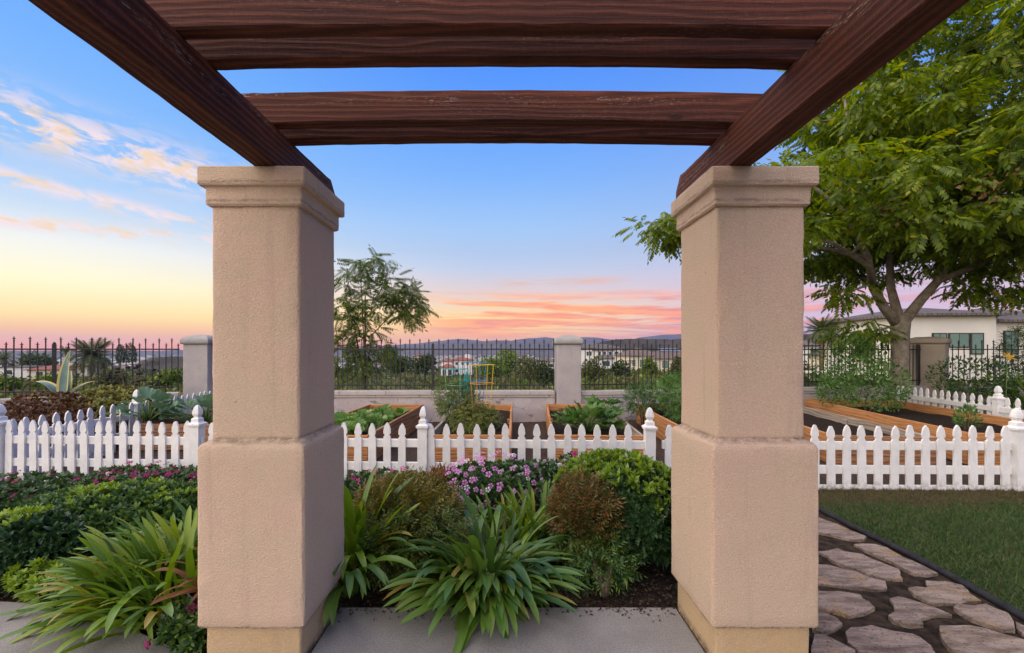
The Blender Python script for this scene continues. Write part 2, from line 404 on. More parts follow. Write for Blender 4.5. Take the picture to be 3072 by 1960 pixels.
# patio: concrete slab with a curved edge on the left
curve = [G(0, 601.5), G(22, 602.5), G(45, 606), G(75, 612), G(100, 619), G(125, 627), G(150, 637), G(180, 651)]
left = [(-9, curve[0][1]+.25), (-4.5, curve[0][1]+.10)] + curve + [(-1.52, 2.02), (-1.44, 1.96), (-.965, 1.96), (-.965, 2.475), (.985, 2.475), (.985, 1.96), (1.5, 1.96), (1.52, 1.3), (1.6, -9), (-9, -9)]
patio = sheet('patio', left, 0.0, M['concrete'], thick=.10)
gridsheet('planting_bed', -7.0, 1.9, 1.6, 4.8, .06, lambda a, b: -.035+.02*vnoise(a, b, 5, 2)+.012*vnoise(a, b, 17, 5), M['soil'])
gridsheet('garden_soil', -9.5, 13.5, 4.7, 11.2, .12, lambda a, b: -.012+.012*vnoise(a, b, 6, 3)+.006*vnoise(a, b, 21, 1), M['bark'])
lawn_edge = [G(800, 499), G(825, 515), G(850, 528), G(880, 543), G(910, 558), G(940, 574), G(970, 591), G(1000, 608), G(1024, 622), G(1060, 644), G(1110, 678), G(1180, 730)]
gridsheet('path', 1.51, 9.0, -3, 4.8, .08, lambda a, b: .008+.006*vnoise(a, b, 6, 3)+.004*vnoise(a, b, 19, 1), M['pathdirt'])
lawn_pts = lawn_edge + [(9.0, lawn_edge[-1][1]-1.2), (12, 1), (12, 4.72), (lawn_edge[0][0]-.5, 4.72), (lawn_edge[0][0]-.4, lawn_edge[0][1]+.2)]
lawn = sheet('lawn', lawn_pts, .024, M['turf'])
mb = MB(); mb.tube([(x, y, .026) for x, y in lawn_edge], .024, 8)
o = obj('lawn_edging', mb.mesh('lawn_edging', M['rubber'], True)); tag(o, 'black rubber edging strip between the flagstone path and the lawn', 'edging')

# flagstones: outlines measured on the ground; each a slab with chipped edges, part of the path
path_o = bpy.data.objects['path']
def S7(pts): return [G((2400+x/2.954)/3, (1440+y/2.954)/3, .02) for x, y in pts]
flags = [
 [(150,330),(240,362),(330,395),(470,455),(600,510),(548,545),(400,525),(300,500),(150,470)],
 [(475,570),(560,566),(655,566),(760,600),(830,640),(930,690),(1010,730),(1100,775),(1225,838),(1130,856),(1000,838),(930,800),(830,748),(700,690),(560,625)],
 [(150,640),(240,630),(330,613),(400,640),(540,660),(640,705),(760,752),(895,798),(922,893),(740,880),(600,845),(470,790),(270,720),(240,680)],
 [(120,742),(240,752),(480,808),(600,855),(700,890),(770,912),(780,975),(620,975),(480,962),(330,940),(120,935)],
 [(130,985),(225,995),(430,1005),(520,1020),(560,1060),(625,1090),(650,1140),(570,1180),(440,1215),(330,1185),(220,1160),(130,1150)],
 [(1115,905),(1280,903),(1420,935),(1490,985),(1530,1030),(1610,1085),(1500,1098),(1340,1105),(1180,1110),(1110,1080),(1010,1020),(965,970),(1130,960)],
 [(790,1050),(860,1035),(950,1060),(1080,1100),(1230,1150),(1330,1200),(1180,1215),(1075,1235),(1105,1295),(960,1290),(830,1255),(765,1215),(835,1165),(815,1100)],
 [(1345,1145),(1400,1118),(1540,1125),(1640,1108),(1740,1160),(1870,1210),(1920,1290),(1905,1345),(1800,1335),(1640,1290),(1540,1255),(1420,1200)],
 [(1920,1260),(1985,1300),(2080,1340),(2200,1400),(2120,1420),(1990,1375),(1915,1330)],
 [(120,1180),(215,1190),(330,1235),(388,1285),(300,1330),(230,1370),(120,1340)],
 [(380,1350),(450,1310),(640,1300),(820,1345),(990,1370),(1060,1400),(1180,1480),(1240,1580),(1000,1680),(700,1680),(520,1540),(430,1440)],
 [(1232,1315),(1360,1310),(1480,1300),(1640,1330),(1800,1385),(1985,1445),(2250,1520),(2300,1640),(1900,1700),(1500,1640),(1300,1500),(1235,1410)],
 [(100,1370),(210,1385),(330,1440),(500,1530),(520,1640),(300,1760),(100,1760)],
 [(1.62,2.75),(1.85,2.70),(2.02,2.82),(1.95,3.05),(1.70,3.08)],
 [(1.58,3.2),(1.84,3.16),(2.06,3.22),(2.02,3.46),(1.78,3.55),(1.60,3.42)],
 [(1.66,3.66),(1.95,3.62),(2.05,3.84),(1.88,4.05),(1.66,3.98)],
 [(1.62,1.5),(1.9,1.42),(2.1,1.6),(2.0,1.82),(1.7,1.84)],
 [(1.66,.8),(2.0,.75),(2.2,1.0),(2.1,1.25),(1.75,1.3)],
 [(2130,1410),(2330,1500),(2500,1600),(2420,1640),(2300,1570),(2200,1500)],
]
for pts in flags:
    P2 = S7(pts) if max(abs(q) for p in pts for q in p) > 20 else pts; n = len(P2); cx = sum(p[0] for p in P2)/n; cy = sum(p[1] for p in P2)/n
    ring = []
    for i in range(n):
        a, b = P2[i], P2[(i+1) % n]; L = math.dist(a, b); k = max(1, int(L/.055))
        for j in range(k):
            f = j/k; q = random.uniform(-1, 1)*.009
            ring.append((a[0]+(b[0]-a[0])*f-cx+q, a[1]+(b[1]-a[1])*f-cy+random.uniform(-1, 1)*.009))
    tilt = random.uniform(-.012, .012), random.uniform(-.012, .012); top = random.uniform(.026, .036)
    V = []; F = []; m_ = len(ring)
    zt = lambda x, y: top+tilt[0]*x+tilt[1]*y+.003*math.sin(x*31+cx)*math.cos(y*37)
    for sc, dz in ((1.0, -.05), (1.0, -.004), (.992, 0), (.78, .001), (.45, 0)):
        for x, y in ring:
            x *= .98; y *= .98
            q = sc if sc in (.78, .45) else 1-(1-sc)*random.uniform(.3, 1.9)
            V.append((x*q, y*q, zt(x*q, y*q)+dz+(random.uniform(-.002, .002) if sc < 1 else 0)))
    for k in range(4):
        for j in range(m_): F.append((k*m_+j, k*m_+(j+1) % m_, (k+1)*m_+(j+1) % m_, (k+1)*m_+j))
    F.append(tuple(4*m_+j for j in range(m_)))
    o = obj('flagstone', mesh('flagstone', V, F, M['flag']), path_o, (cx, cy, 0), (0, 0, 0))

# ------------------------------------------------------------------ pergola
def loft(prof, r, n=9, jit=.0012, c=(0, 0), step=.05):
    """square section with rounded corners lofted through (half width, z)"""
    lev = [prof[0]]
    for (h0, z0), (h1, z1) in zip(prof, prof[1:]):
        k = max(1, int(abs(z1-z0)/step))
        lev += [(h0+(h1-h0)*i/k, z0+(z1-z0)*i/k) for i in range(1, k+1)]
    V = []; F = []
    for h, z in lev:
        ring = []
        for q in range(4):
            ca, sa = [(1,0),(0,1),(-1,0),(0,-1)][q]
            side = [(h, -h+r+(2*h-2*r)*i/(n-1)) for i in range(n)]
            corner = [(h-r+r*math.cos(a), h-r+r*math.sin(a)) for a in (R(22.5), R(45), R(67.5))]
            ring += [(x*ca-y*sa, x*sa+y*ca) for x, y in side+corner]
        for x, y in ring:
            w_ = 1+.004*math.sin(z*9+x*7)*math.cos(y*8+z*3)
            V.append((c[0]+x*w_+random.gauss(0, jit), c[1]+y*w_+random.gauss(0, jit), z+random.gauss(0, jit)))
    m_ = len(V)//len(lev)
    for k in range(len(lev)-1):
        for j in range(m_): F.append((k*m_+j, k*m_+(j+1) % m_, (k+1)*m_+(j+1) % m_, (k+1)*m_+j))
    F.append(tuple(range(m_))[::-1]); F.append(tuple((len(lev)-1)*m_+j for j in range(m_)))
    return V, F
perg = thing('pergola', 'pergola of dark red stained beams on two tan stucco pillars', 'pergola', (0, 2.25, 0))
for cx in (-1.205, 1.225):
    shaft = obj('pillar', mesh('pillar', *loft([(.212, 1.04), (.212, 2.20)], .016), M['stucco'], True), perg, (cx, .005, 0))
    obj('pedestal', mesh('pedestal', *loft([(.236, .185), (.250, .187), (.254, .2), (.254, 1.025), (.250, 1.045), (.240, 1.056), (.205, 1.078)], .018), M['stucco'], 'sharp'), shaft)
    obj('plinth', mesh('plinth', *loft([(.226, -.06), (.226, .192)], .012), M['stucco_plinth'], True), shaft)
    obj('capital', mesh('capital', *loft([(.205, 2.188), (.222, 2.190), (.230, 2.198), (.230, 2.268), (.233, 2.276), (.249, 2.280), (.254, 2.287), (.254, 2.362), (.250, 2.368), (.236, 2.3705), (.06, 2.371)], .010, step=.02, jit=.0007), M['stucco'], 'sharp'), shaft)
def beam_mesh(name, L, wy, h, camber=0., round_end=False, n=40):
    """timber along x, from 0 to L, with worn arrises"""
    V = []; F = []; b = .006
    sec = [(-wy/2, b), (-wy/2+b, 0), (wy/2-b, 0), (wy/2, b), (wy/2, h-b), (wy/2-b, h), (-wy/2+b, h), (-wy/2, h-b)]
    for i in range(n+1):
        f = i/n; x = L*f; cz = camber*(1-(2*f-1)**2)
        for y, z in sec:
            zz = z
            if round_end:
                d = L-x
                if d < .075 and z > h/2: zz = h-.075+math.sqrt(max(.075**2-(.075-d)**2, 0)) if z > h-.05 else z
            V.append((x, y+random.gauss(0, .0008), zz+cz+random.gauss(0, .0008)))
    m_ = 8
    for k in range(n):
        for j in range(m_): F.append((k*m_+j, (k+1)*m_+j, (k+1)*m_+(j+1) % m_, k*m_+(j+1) % m_))
    F.append(tuple(range(m_))); F.append(tuple(n*m_+j for j in range(m_))[::-1])
    return mesh(name, V, F, M['beam'])
Y0 = 2.25
for xc, yend in ((-1.140, 2.70), (1.107, 2.63)):
    obj('main_beam', beam_mesh('main_beam', yend+3.2, .112, .183, 0, True, 90), perg, (xc, -3.2-Y0, 2.371), (0, 0, R(90)))
for y0, th in ((1.40, .058), (1.556, .058), (1.985, .065), (2.14, .072), (.815, .06), (.97, .06), (.23, .06), (.385, .06), (-.355, .06), (-.2, .06), (-.94, .06), (-.785, .06), (-1.52, .06), (-1.37, .06)):  # unseen pairs overhead and behind repeat the spacing, added for the light
    obj('rafter', beam_mesh('rafter', 2.46, th, .145, .016), perg, (-1.243, y0+th/2-Y0, 2.5545+random.uniform(0, .002)))

# ------------------------------------------------------------------ white picket fences
hw = .0405
prof_p = [(hw, 0), (hw, .548), (.0385, .556), (.031, .563), (.0265, .572), (.028, .581), (.034, .588), (.0385, .597), (.0385, .616), (.0355, .640), (.029, .664), (.020, .686), (.010, .702), (.003, .708)]
def picket_mesh(i):
    ol = [(x*(1+random.uniform(-.03, .03)), z+(random.uniform(-.006, .006) if z > .5 else 0)) for x, z in prof_p]
    ol2 = ol + [(-x, z) for x, z in ol[::-1]]
    V, F = prism(ol2, .018); bm = bmesh.new(); vs = [bm.verts.new(v) for v in V]
    for f in F: bm.faces.new([vs[k] for k in f])
    bmesh.ops.bevel(bm, geom=[e for e in bm.edges if e.calc_face_angle(0) > .8], offset=.0022, segments=1, affect='EDGES')
    return bm_mesh('picket', bm, M['white'])
PICK = [picket_mesh(i) for i in range(6)]
q2 = math.sqrt(2)
def post_meshes():
    body = MB(); body.lathe([(.051*q2, -.1), (.051*q2, .648)], 4, rot=R(45))
    b = body.mesh('post', M['white'])
    fin = MB(); fin.lathe([(h*q2, z) for h, z in [(.045,.645),(.058,.650),(.058,.660),(.067,.664),(.067,.684),(.058,.690),(.050,.695),(.041,.702),(.041,.738),(.036,.742),(.025,.752),(.024,.762),(.032,.778),(.036,.790),(.034,.815),(.027,.850),(.016,.878),(.004,.888)]], 4, rot=R(45))
    return b, fin.mesh('finial', M['white'])
POST, FINIAL = post_meshes()
def picket_fence(label, a, b, pitch, posts=(), rails=(.44, .185), bottom_rail=False, skip=(), group=None, name='picket_fence', first=.08, z0=0.0):
    ax, ay = a; bx, by = b; L = math.dist(a, b); rz = math.atan2(by-ay, bx-ax)
    t = thing(name, label, 'gate' if name == 'garden_gate' else 'fence', (ax, ay, z0), rz, group)
    for z in list(rails)+([-.02] if bottom_rail else []):
        me = box_mesh('rail', L, .036, .088, M['white'], .004); obj('rail', me, t, (L/2, .0285, z+random.uniform(-.003, .003)))
    x = first
    while x < L-.03:
        if not any(abs(x-p) < .085 for p in posts):
            obj('picket', random.choice(PICK), t, (x+random.uniform(-.003, .003), 0, random.uniform(-.012, .004)), (random.uniform(-.012, .012), random.gauss(0, .010), random.uniform(-.02, .02)))
        x += pitch
    for p in posts:
        po = obj('post', POST, t, (p, .01, 0), (random.uniform(-.008, .008), random.uniform(-.01, .01), random.uniform(-.03, .03)))
        obj('finial', FINIAL, po)
    return t
picket_fence('white picket fence behind the magenta and red flowers left of the left pillar', (-5.74, 4.82), (-3.38, 4.72), .150, posts=(0, 2.30), first=.105)
picket_fence('white picket fence between the two pillars behind the pink flowers', (-3.30, 4.70), (1.60, 4.52), .1623, posts=(2.40, 4.83), first=.06)
gt = picket_fence('white picket gate with brass hinge beside the right pillar', (1.67, 4.52), (2.86, 4.5), .163, name='garden_gate', first=.06)
M['brass'] = mat_plain('brass', (.22,.15,.06), (.30,.22,.10), 40, .4, .1, 60, .001, .5, metal=.9)
mbh = MB(); mbh.box((-.055, -.014, .22), (-.02, -.0095, .31)); mbh.lathe([(.008, .21), (.008, .32)], 8, c=(-.018, -.016)); obj('hinge', mbh.mesh('hinge', M['brass']), gt)
picket_fence('white picket fence along the lawn with three rails and a square post', (2.96, 4.5), (8.3, 4.42), .1645, posts=(2.42, 4.84), bottom_rail=True, first=.31)
picket_fence('white picket fence running back from the left corner beside the agave', (-5.74, 4.85), (-5.70, 6.52), .153, first=.09)
picket_fence('white picket fence running back towards the left wall behind the leafy squash bed', (-5.70, 6.58), (-5.82, 8.75), .16, posts=(0,), first=.16)
picket_fence('white picket fence running back under the big tree on the right', (8.12, 5.4), (8.85, 9.75), .166, posts=(1.9,), first=.08)

# ------------------------------------------------------------------ low walls, wall pillars and iron fences
def wall(label, a, b, h=.64, mat=None):
    L = math.dist(a, b); rz = math.atan2(b[1]-a[1], b[0]-a[0])
    t = thing('garden_wall', label, 'wall', (a[0], a[1], -.1), rz)
    mb = MB(); mb.box((0, -.09, 0), (L, .09, h-.03)); obj('wall_body', mb.mesh('wall_body', mat or M['wallplaster']), t)
    x = 0
    while x < L-.02:
        w_ = min(random.uniform(.85, 1.05), L-x)
        obj('coping_stone', box_mesh('coping_stone', w_-.008, .27, .085, M['coping'], .006), t, (x+w_/2, 0, h+.018+random.uniform(-.002, .002)))
        x += w_
    x = -.3
    while x < L-.02:
        x0 = max(x, 0); w_ = min(random.uniform(.85, 1.05), L-x)
        if x+w_ > .05: obj('coping_stone', box_mesh('coping_stone', x+w_-x0-.008, .23, .048, M['coping'], .005), t, ((x0+x+w_)/2, 0, h-.033))
        x += w_
    return t
M['wallplaster'] = mat_stucco('wall_plaster', (.50,.42,.39), (.56,.49,.46), (.36,.34,.33), 90, crack=True)
M['coping'] = mat_stucco('wall_coping', (.48,.43,.39), (.54,.48,.43), (.38,.34,.31), 90)
def fence_pillar(label, x, y, rz, h=1.74, w=.252, mat='stucco_grey', rounded=True):
    t = thing('fence_pillar', label, 'pillar', (x, y, -.1), rz)
    obj('pillar_body', mesh('pillar_body', *loft([(w, 0), (w-.005, h-.02)], .012), M[mat], True), t)
    if rounded:
        pr = [(w+.03, h-.02), (w+.035, h+.055)] + [((w+.03)*math.cos(a), h+.06+.115*math.sin(a)) for a in (R(18), R(40), R(62), R(80))] + [(.012, h+.176)]
    else: pr = [(w+.035, h-.02), (w+.045, h), (w+.045, h+.09), (w*.6, h+.14), (.012, h+.15)]
    obj('cap', mesh('cap', *loft(pr, .01, step=.03), M['capstone'] if rounded else M['stucco_warm'], True), t)
    return t
fence_pillar('grey stucco wall pillar with domed cap just left of the left pergola pillar', -6.27, 8.82, 0)
fence_pillar('grey stucco wall pillar with domed cap between the two pergola pillars', X(567.5, 9.05), 9.05, 0)
fence_pillar('tan stucco wall pillar with flat cap behind the big tree trunk', 10.55, 10.62, R(38), 1.78, .33, 'stucco_warm', False)
WP = {'L0': (-10.6, 6.50), 'L1': (-6.62, 8.62), 'M0': (-6.2, 8.95), 'M1': (1.02, 9.05), 'R0': (1.57, 9.1), 'R1': (10.25, 10.5), 'E0': (10.9, 10.42), 'E1': (15.5, 8.1)}
walls = [('L0', 'L1', 'low plastered wall at the far left behind the agave'), ('M0', 'M1', 'low cracked plaster wall behind the raised beds left of the domed middle pillar'), ('R0', 'R1', 'low plaster wall right of the domed middle pillar'), ('E0', 'E1', 'low wall at the far right behind the daylily clump')]
def spear(h, fin=.10):
    mb = MB(); mb.lathe([(.0085*q2*.9, .0), (.0085*q2*.9, h-fin)], 4, rot=R(45))
    b = h-fin
    mb.lathe([(.009, b), (.014, b+.012), (.014, b+.02), (.009, b+.028), (.010, b+.045), (.016, b+.058), (.008, b+.066), (.010, b+.075), (.0015, h)], 6)
    mb.box((-.024, -.005, b+.05), (.024, .005, b+.060))
    return mb.mesh('bar', M['iron'])
BT, BS = spear(1.085), spear(.985)
pb = MB(); pb.lathe([(.024*q2, -.03), (.024*q2, .955)], 4, rot=R(45)); pb.lathe([(.026, .955), (.026, .97), (.015, .99), (.003, .998)], 8); IPOST = pb.mesh('fence_post', M['iron'])
def scroll_mesh():
    mb = MB()
    for sx in (-1, 1):
        for sz in (-1, 1):
            pts = []
            for i in range(22):
                a = i/21*R(520); r = .048*(1-i/26)
                pts.append((sx*(.052-r*math.cos(a)), 0, sz*(.10-.03+r*math.sin(a)*1.0)))
            mb.tube(pts, .0055, 5)
    mb.box((-.0115, -.012, -.13), (.0115, .016, .13))
    return mb.mesh('scroll', M['iron'])
SCR = scroll_mesh()
def iron_fence(label, a, b, zb=.56, posts=(), scrolls=(), pitch=.1015):
    L = math.dist(a, b); rz = math.atan2(b[1]-a[1], b[0]-a[0])
    t = thing('iron_fence', label, 'fence', (a[0], a[1], zb), rz)
    for z in (.195-.0, .955): obj('rail', box_mesh('rail', L, .028, .026, M['iron'], .003), t, (L/2, 0, z-.013))
    n = int(L/pitch); off = (L-n*pitch)/2
    for i in range(n+1):
        x = off+i*pitch
        if any(abs(x-p) < .045 for p in posts): continue
        obj('bar', BT if i % 2 else BS, t, (x, 0, .10+random.uniform(-.004, .004)), (random.gauss(0, .004), random.gauss(0, .004), 0))
    for p in posts: obj('fence_post', IPOST, t, (p, 0, .09), None, (1, 1, 1.0))
    for s_ in scrolls:
        x = off+round((s_-off)/pitch)*pitch
        obj('scroll', SCR, t, (x, -.012, .60))
    return t
for (a, b, lb) in walls: wall(lb, WP[a], WP[b], .64 if a in 'L0M0' else .62)
iron_fence('black iron spear fence with scrolls at the far left above the agave', WP['L0'], WP['L1'], posts=(2.67,), scrolls=(2.02, 3.30, 4.04))
iron_fence('black iron spear fence between the left and the domed middle wall pillar', WP['M0'], WP['M1'], posts=(2.23, 4.65), scrolls=(.6,))
iron_fence('black iron spear fence running right from the domed middle wall pillar', WP['R0'], WP['R1'], posts=(2.9, 5.4, 8.7), scrolls=(1.15, 6.4))
iron_fence('black iron spear fence at the far right behind the yellow daylily', WP['E0'], WP['E1'], posts=(1.4, 3.4), scrolls=(.6,))

# ------------------------------------------------------------------ raised beds
def raised_bed(label, x, y, wd, ln, rz, mats, h=3, bh=.132, cleat=False, soil_z=.27):
    """x,y near-left corner; boards one by one; mats = (near, far, left, right)"""
    t = thing('raised_bed', label, 'raised bed', (x, y, 0), rz)
    T = .040
    for k in range(h):
        z = k*bh
        for mat, L, loc, r_ in ((mats[0], wd, (0, T/2, z), 0), (mats[1], wd, (0, ln-T/2, z), 0), (mats[2], ln-2*T, (T/2, T, z), R(90)), (mats[3], ln-2*T, (wd-T/2, T, z), R(90))):
            me = box_mesh('board', L-.003, T-random.uniform(0, .003), bh-.004, M[mat], .005)
            for v in me.vertices: v.co.x += L/2
            obj('board', me, t, (loc[0]+random.uniform(-.002, .002), loc[1]+random.uniform(-.002, .002), loc[2]), (0, 0, r_))
    for (cx, cy) in ((T+.02, T+.02), (wd-T-.02, T+.02), (T+.02, ln-T-.02), (wd-T-.02, ln-T-.02)):
        obj('corner_post', box_mesh('corner_post', .04, .04, h*bh-.03, M[mats[0]], .004), t, (cx, cy, 0))
    for mat, yy in ((mats[2], .06), (mats[3], wd-.06)):
        obj('brace', box_mesh('brace', .09, .036, h*bh-.05, M[mat], .004), t, (yy, ln*.5, 0), (0, 0, R(90)))
    if cleat: obj('cleat', box_mesh('cleat', .42, .04, .07, M['cedar_bright'], .004), t, (wd*.40, ln-T-.022, h*bh-.085))
    xs = np.linspace(T, wd-T, 12); ys = np.linspace(T, ln-T, 24); a, b = np.meshgrid(xs, ys)
    V = np.stack([a, b, soil_z+.02*vnoise(a+x, b+y, 9, 1)+rng.normal(0, .004, a.shape)], -1).reshape(-1, 3)
    F = np.array([[j*12+i, j*12+i+1, (j+1)*12+i+1, (j+1)*12+i] for j in range(23) for i in range(11)])
    obj('soil', mesh('soil', V, F, M['soil'], True), t)
    return t
c, cg, cb = 'cedar', 'cedar_grey', 'cedar_bright'
raised_bed('raised cedar bed full of leafy greens right of the left pergola pillar', -2.92, 5.55, 1.13, 3.15, R(-2.2), (cb, cb, cb, c))
raised_bed('raised cedar bed with tomato cages in the middle', -1.03, 5.55, 1.10, 3.15, R(-1.2), (cb, cb, cg, cb))
raised_bed('raised cedar bed holding the big zucchini plant', .595, 5.55, 1.20, 3.2, R(-4.0), (cb, cb, cb, cg), cleat=True)
raised_bed('raised cedar bed with a bushy plant behind the right pergola pillar', 2.48, 5.55, 1.20, 3.2, R(-3.5), (c, c, cb, cg))
raised_bed('empty raised cedar bed just right of the right pergola pillar', 4.25, 5.52, 1.24, 3.4, R(-7), (c, c, cb, cg))
raised_bed('wide bright orange raised bed with leafy bush at its far end', 6.02, 5.52, 1.78, 4.0, R(-9), (cb, cb, cb, cb), bh=.142)
raised_bed('raised cedar bed of grey-green squash at the left behind the picket fence', -5.52, 6.35, 1.3, 2.0, R(0), (c, c, c, c))
# ------------------------------------------------------------------ foliage tools
def unit(a): return a/np.maximum(np.linalg.norm(a, axis=-1, keepdims=True), 1e-9)
def scatter(tV, tF, P, A, N, S_):
    """copies of a leaf template: y axis along A, z axis towards N"""
    P = np.asarray(P, float); A = unit(np.asarray(A, float)); N = np.asarray(N, float); S_ = np.asarray(S_, float)
    B = unit(np.cross(A, N)); N = np.cross(B, A); tV = np.asarray(tV, float)
    V = P[:, None, :]+S_[:, None, None]*(tV[None, :, 0:1]*B[:, None, :]+tV[None, :, 1:2]*A[:, None, :]+tV[None, :, 2:3]*N[:, None, :])
    k = len(tV); F = (np.asarray(tF)[None]+(np.arange(len(P))*k)[:, None, None]).reshape(-1, 3)
    return V.reshape(-1, 3), F
def joinVF(parts):
    Vs, Fs, o_ = [], [], 0
    for V, F in parts: Vs.append(V); Fs.append(F+o_); o_ += len(V)
    return np.concatenate(Vs), np.concatenate(Fs)
def leafT(w=.45, fold=.06, droop=.10, belly=.45):
    return (np.array([(0,0,0), (-w/2,belly,fold), (0,belly+.03,0), (w/2,belly,fold), (0,1,-droop)]), np.array([(0,2,1), (0,3,2), (1,2,4), (2,3,4)]))
LEAF, LEAFN, LEAFW = leafT(.46), leafT(.26, .04, .16), leafT(.75, .08, .2)
def pinnate(k=5, ll=.27, lw=.10, droop=.35, fwd=.55):
    V, F = [], []
    for i in range(k*2+1):
        term = i == k*2; s = 1 if i % 2 else -1; t_ = 1.0 if term else .18+.80*(i//2)/k
        p = np.array((0, t_*.78, -droop*t_*t_*.6)); L = ll*(1.15-.35*abs(t_-.5))
        d = np.array((0, 1, -.5)) if term else np.array((s*.85, fwd, -.45-.2*t_)); d = d/np.linalg.norm(d)
        sd_ = np.cross(d, (0, 0, 1)); sd_ = sd_/np.linalg.norm(sd_)
        b = len(V); V += [p, p+d*L*.42-sd_*lw/2, p+d*L, p+d*L*.42+sd_*lw/2]; F += [(b, b+1, b+2), (b, b+2, b+3)]
    b = len(V); V += [np.array((-.008, 0, 0)), np.array((.008, 0, 0)), np.array((0, .8, -droop*.6))]; F += [(b, b+1, b+2)]
    return np.array(V), np.array(F)
PIN5, PIN4, PINN = pinnate(5, .29, .135, .3), pinnate(4, .30, .12, .25), pinnate(3, .34, .115, .15, .7)
PIN6 = pinnate(7, .25, .075, .35, .35)
def rosette(n, tpl, cone=.55, seed=0):
    r_ = np.random.default_rng(seed); a = np.arange(n)*2.4+r_.uniform(0, .5, n)
    c_ = cone*np.linspace(.5, 1.35, n)
    A = np.stack([np.cos(a)*c_, np.sin(a)*c_, np.full(n, .75)-.25*c_], -1); N = np.stack([-np.cos(a)*.6, -np.sin(a)*.6, np.ones(n)], -1)
    V, F = scatter(*tpl, np.zeros((n, 3)), A, N, r_.uniform(.75, 1.1, n)); return np.stack([V[:, 0], V[:, 2], V[:, 1]], -1), F[:, ::-1]
ROS = rosette(9, leafT(.40, .07, .10, .6)); ROS6 = rosette(7, leafT(.46, .05, .08, .55), .7, 3)
def rdir(n): return unit(rng.normal(size=(n, 3)))
def lumpy_points(n, c, r, lumps=9, inner=.45, zmin=None, seed=None):
    """points near the surface of a lumpy ellipsoid, with outward directions"""
    rr = np.random.default_rng(seed if seed is not None else int(rng.integers(1e9)))
    d = unit(rr.normal(size=(n*2, 3))); d = d[d[:, 2] > -.55][:n]; m_ = len(d)
    ld = unit(rr.normal(size=(lumps, 3))); ld[:, 2] = np.abs(ld[:, 2]); amp = rr.uniform(.05, .22, lumps)
    bump = 1-.10+((np.clip(d@ld.T, 0, 1)**7)*amp).sum(1)
    rad_ = bump*(1-(1-inner)*rr.random(m_)**2.2)
    P = np.array(c)+d*rad_[:, None]*np.array(r)
    if zmin is not None: k = P[:, 2] > zmin; P, d = P[k], d[k]
    return P, unit(d/np.array(r))
def clump(tpl, P, out, size, up=.35, jit=.5, droop=0.):
    n = len(P); A = unit(out+rng.normal(0, jit, (n, 3))+np.array((0, 0, up-droop)))
    N = unit(np.array((0, 0, 1.))+.6*out+rng.normal(0, .35, (n, 3)))
    return scatter(*tpl, P, A, N, size*rng.uniform(.7, 1.25, n))

G_ = lambda *c: tuple(c)
ML = {}
ML['strap'] = mat_leaf('strap_leaf', [(0,(.065,.13,.016)), (.45,(.125,.23,.022)), (.8,(.21,.32,.03)), (.93,(.30,.37,.035)), (.97,(.34,.30,.045)), (1,(.36,.25,.05))], .28, .38, .4)
ML['strap_dark'] = mat_leaf('strap_leaf_dark', [(0,(.045,.105,.018)), (.5,(.085,.175,.026)), (.85,(.145,.25,.035)), (.97,(.22,.25,.045)), (1,(.38,.26,.05))], .26, .36, .42)
ML['pitt'] = mat_leaf('glossy_dark_leaf', [(0,(.020,.050,.020)), (.5,(.034,.085,.028)), (.9,(.06,.13,.035)), (1,(.10,.17,.04))], .18, .36, .45)
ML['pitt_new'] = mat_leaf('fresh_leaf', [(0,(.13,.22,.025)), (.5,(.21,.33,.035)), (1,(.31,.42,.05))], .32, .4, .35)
ML['pitt_mix'] = mat_leaf('shrub_leaf', [(0,(.03,.075,.022)), (.5,(.055,.125,.03)), (.8,(.11,.20,.035)), (1,(.20,.29,.045))], .24, .38, .4)
ML['nandina'] = mat_leaf('nandina_leaf', [(0,(.055,.065,.018)), (.3,(.11,.11,.024)), (.55,(.16,.11,.028)), (.8,(.20,.105,.030)), (1,(.24,.075,.03))], .26, .5, .3)
ML['nandina_green'] = mat_leaf('nandina_leaf_green', [(0,(.04,.07,.016)), (.4,(.08,.125,.022)), (.75,(.13,.17,.028)), (1,(.17,.14,.03))], .26, .5, .3)
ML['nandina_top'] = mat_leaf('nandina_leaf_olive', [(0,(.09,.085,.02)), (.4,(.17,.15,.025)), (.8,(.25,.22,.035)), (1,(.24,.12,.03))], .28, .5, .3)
ML['vinca'] = mat_leaf('vinca_leaf', [(0,(.025,.06,.018)), (.5,(.05,.11,.028)), (1,(.10,.18,.035))], .22, .42, .4)
ML['tree'] = mat_leaf('tree_leaf', [(0,(.055,.095,.010)), (.35,(.11,.18,.014)), (.7,(.19,.26,.018)), (.94,(.27,.32,.022)), (1,(.38,.33,.03))], .48, .42, .35, 1.6)
ML['sapling'] = mat_leaf('sapling_leaf', [(0,(.045,.08,.014)), (.5,(.085,.14,.02)), (.9,(.15,.20,.025)), (1,(.30,.24,.02))], .30, .45, .3, 1.35)
ML['veg'] = mat_leaf('vegetable_leaf', [(0,(.05,.12,.025)), (.5,(.09,.19,.035)), (1,(.17,.28,.06))], .28, .45, .3)
ML['lettuce'] = mat_leaf('lettuce_leaf', [(0,(.09,.20,.03)), (.5,(.15,.28,.06)), (1,(.28,.38,.13))], .3, .45, .3)
ML['squash'] = mat_leaf('squash_leaf', [(0,(.10,.18,.10)), (.5,(.14,.235,.13)), (1,(.20,.30,.17))], .22, .5, .3)
ML['tomato'] = mat_leaf('tomato_leaf', [(0,(.06,.09,.018)), (.45,(.12,.16,.025)), (.8,(.21,.22,.035)), (1,(.30,.24,.05))], .28, .5, .3)
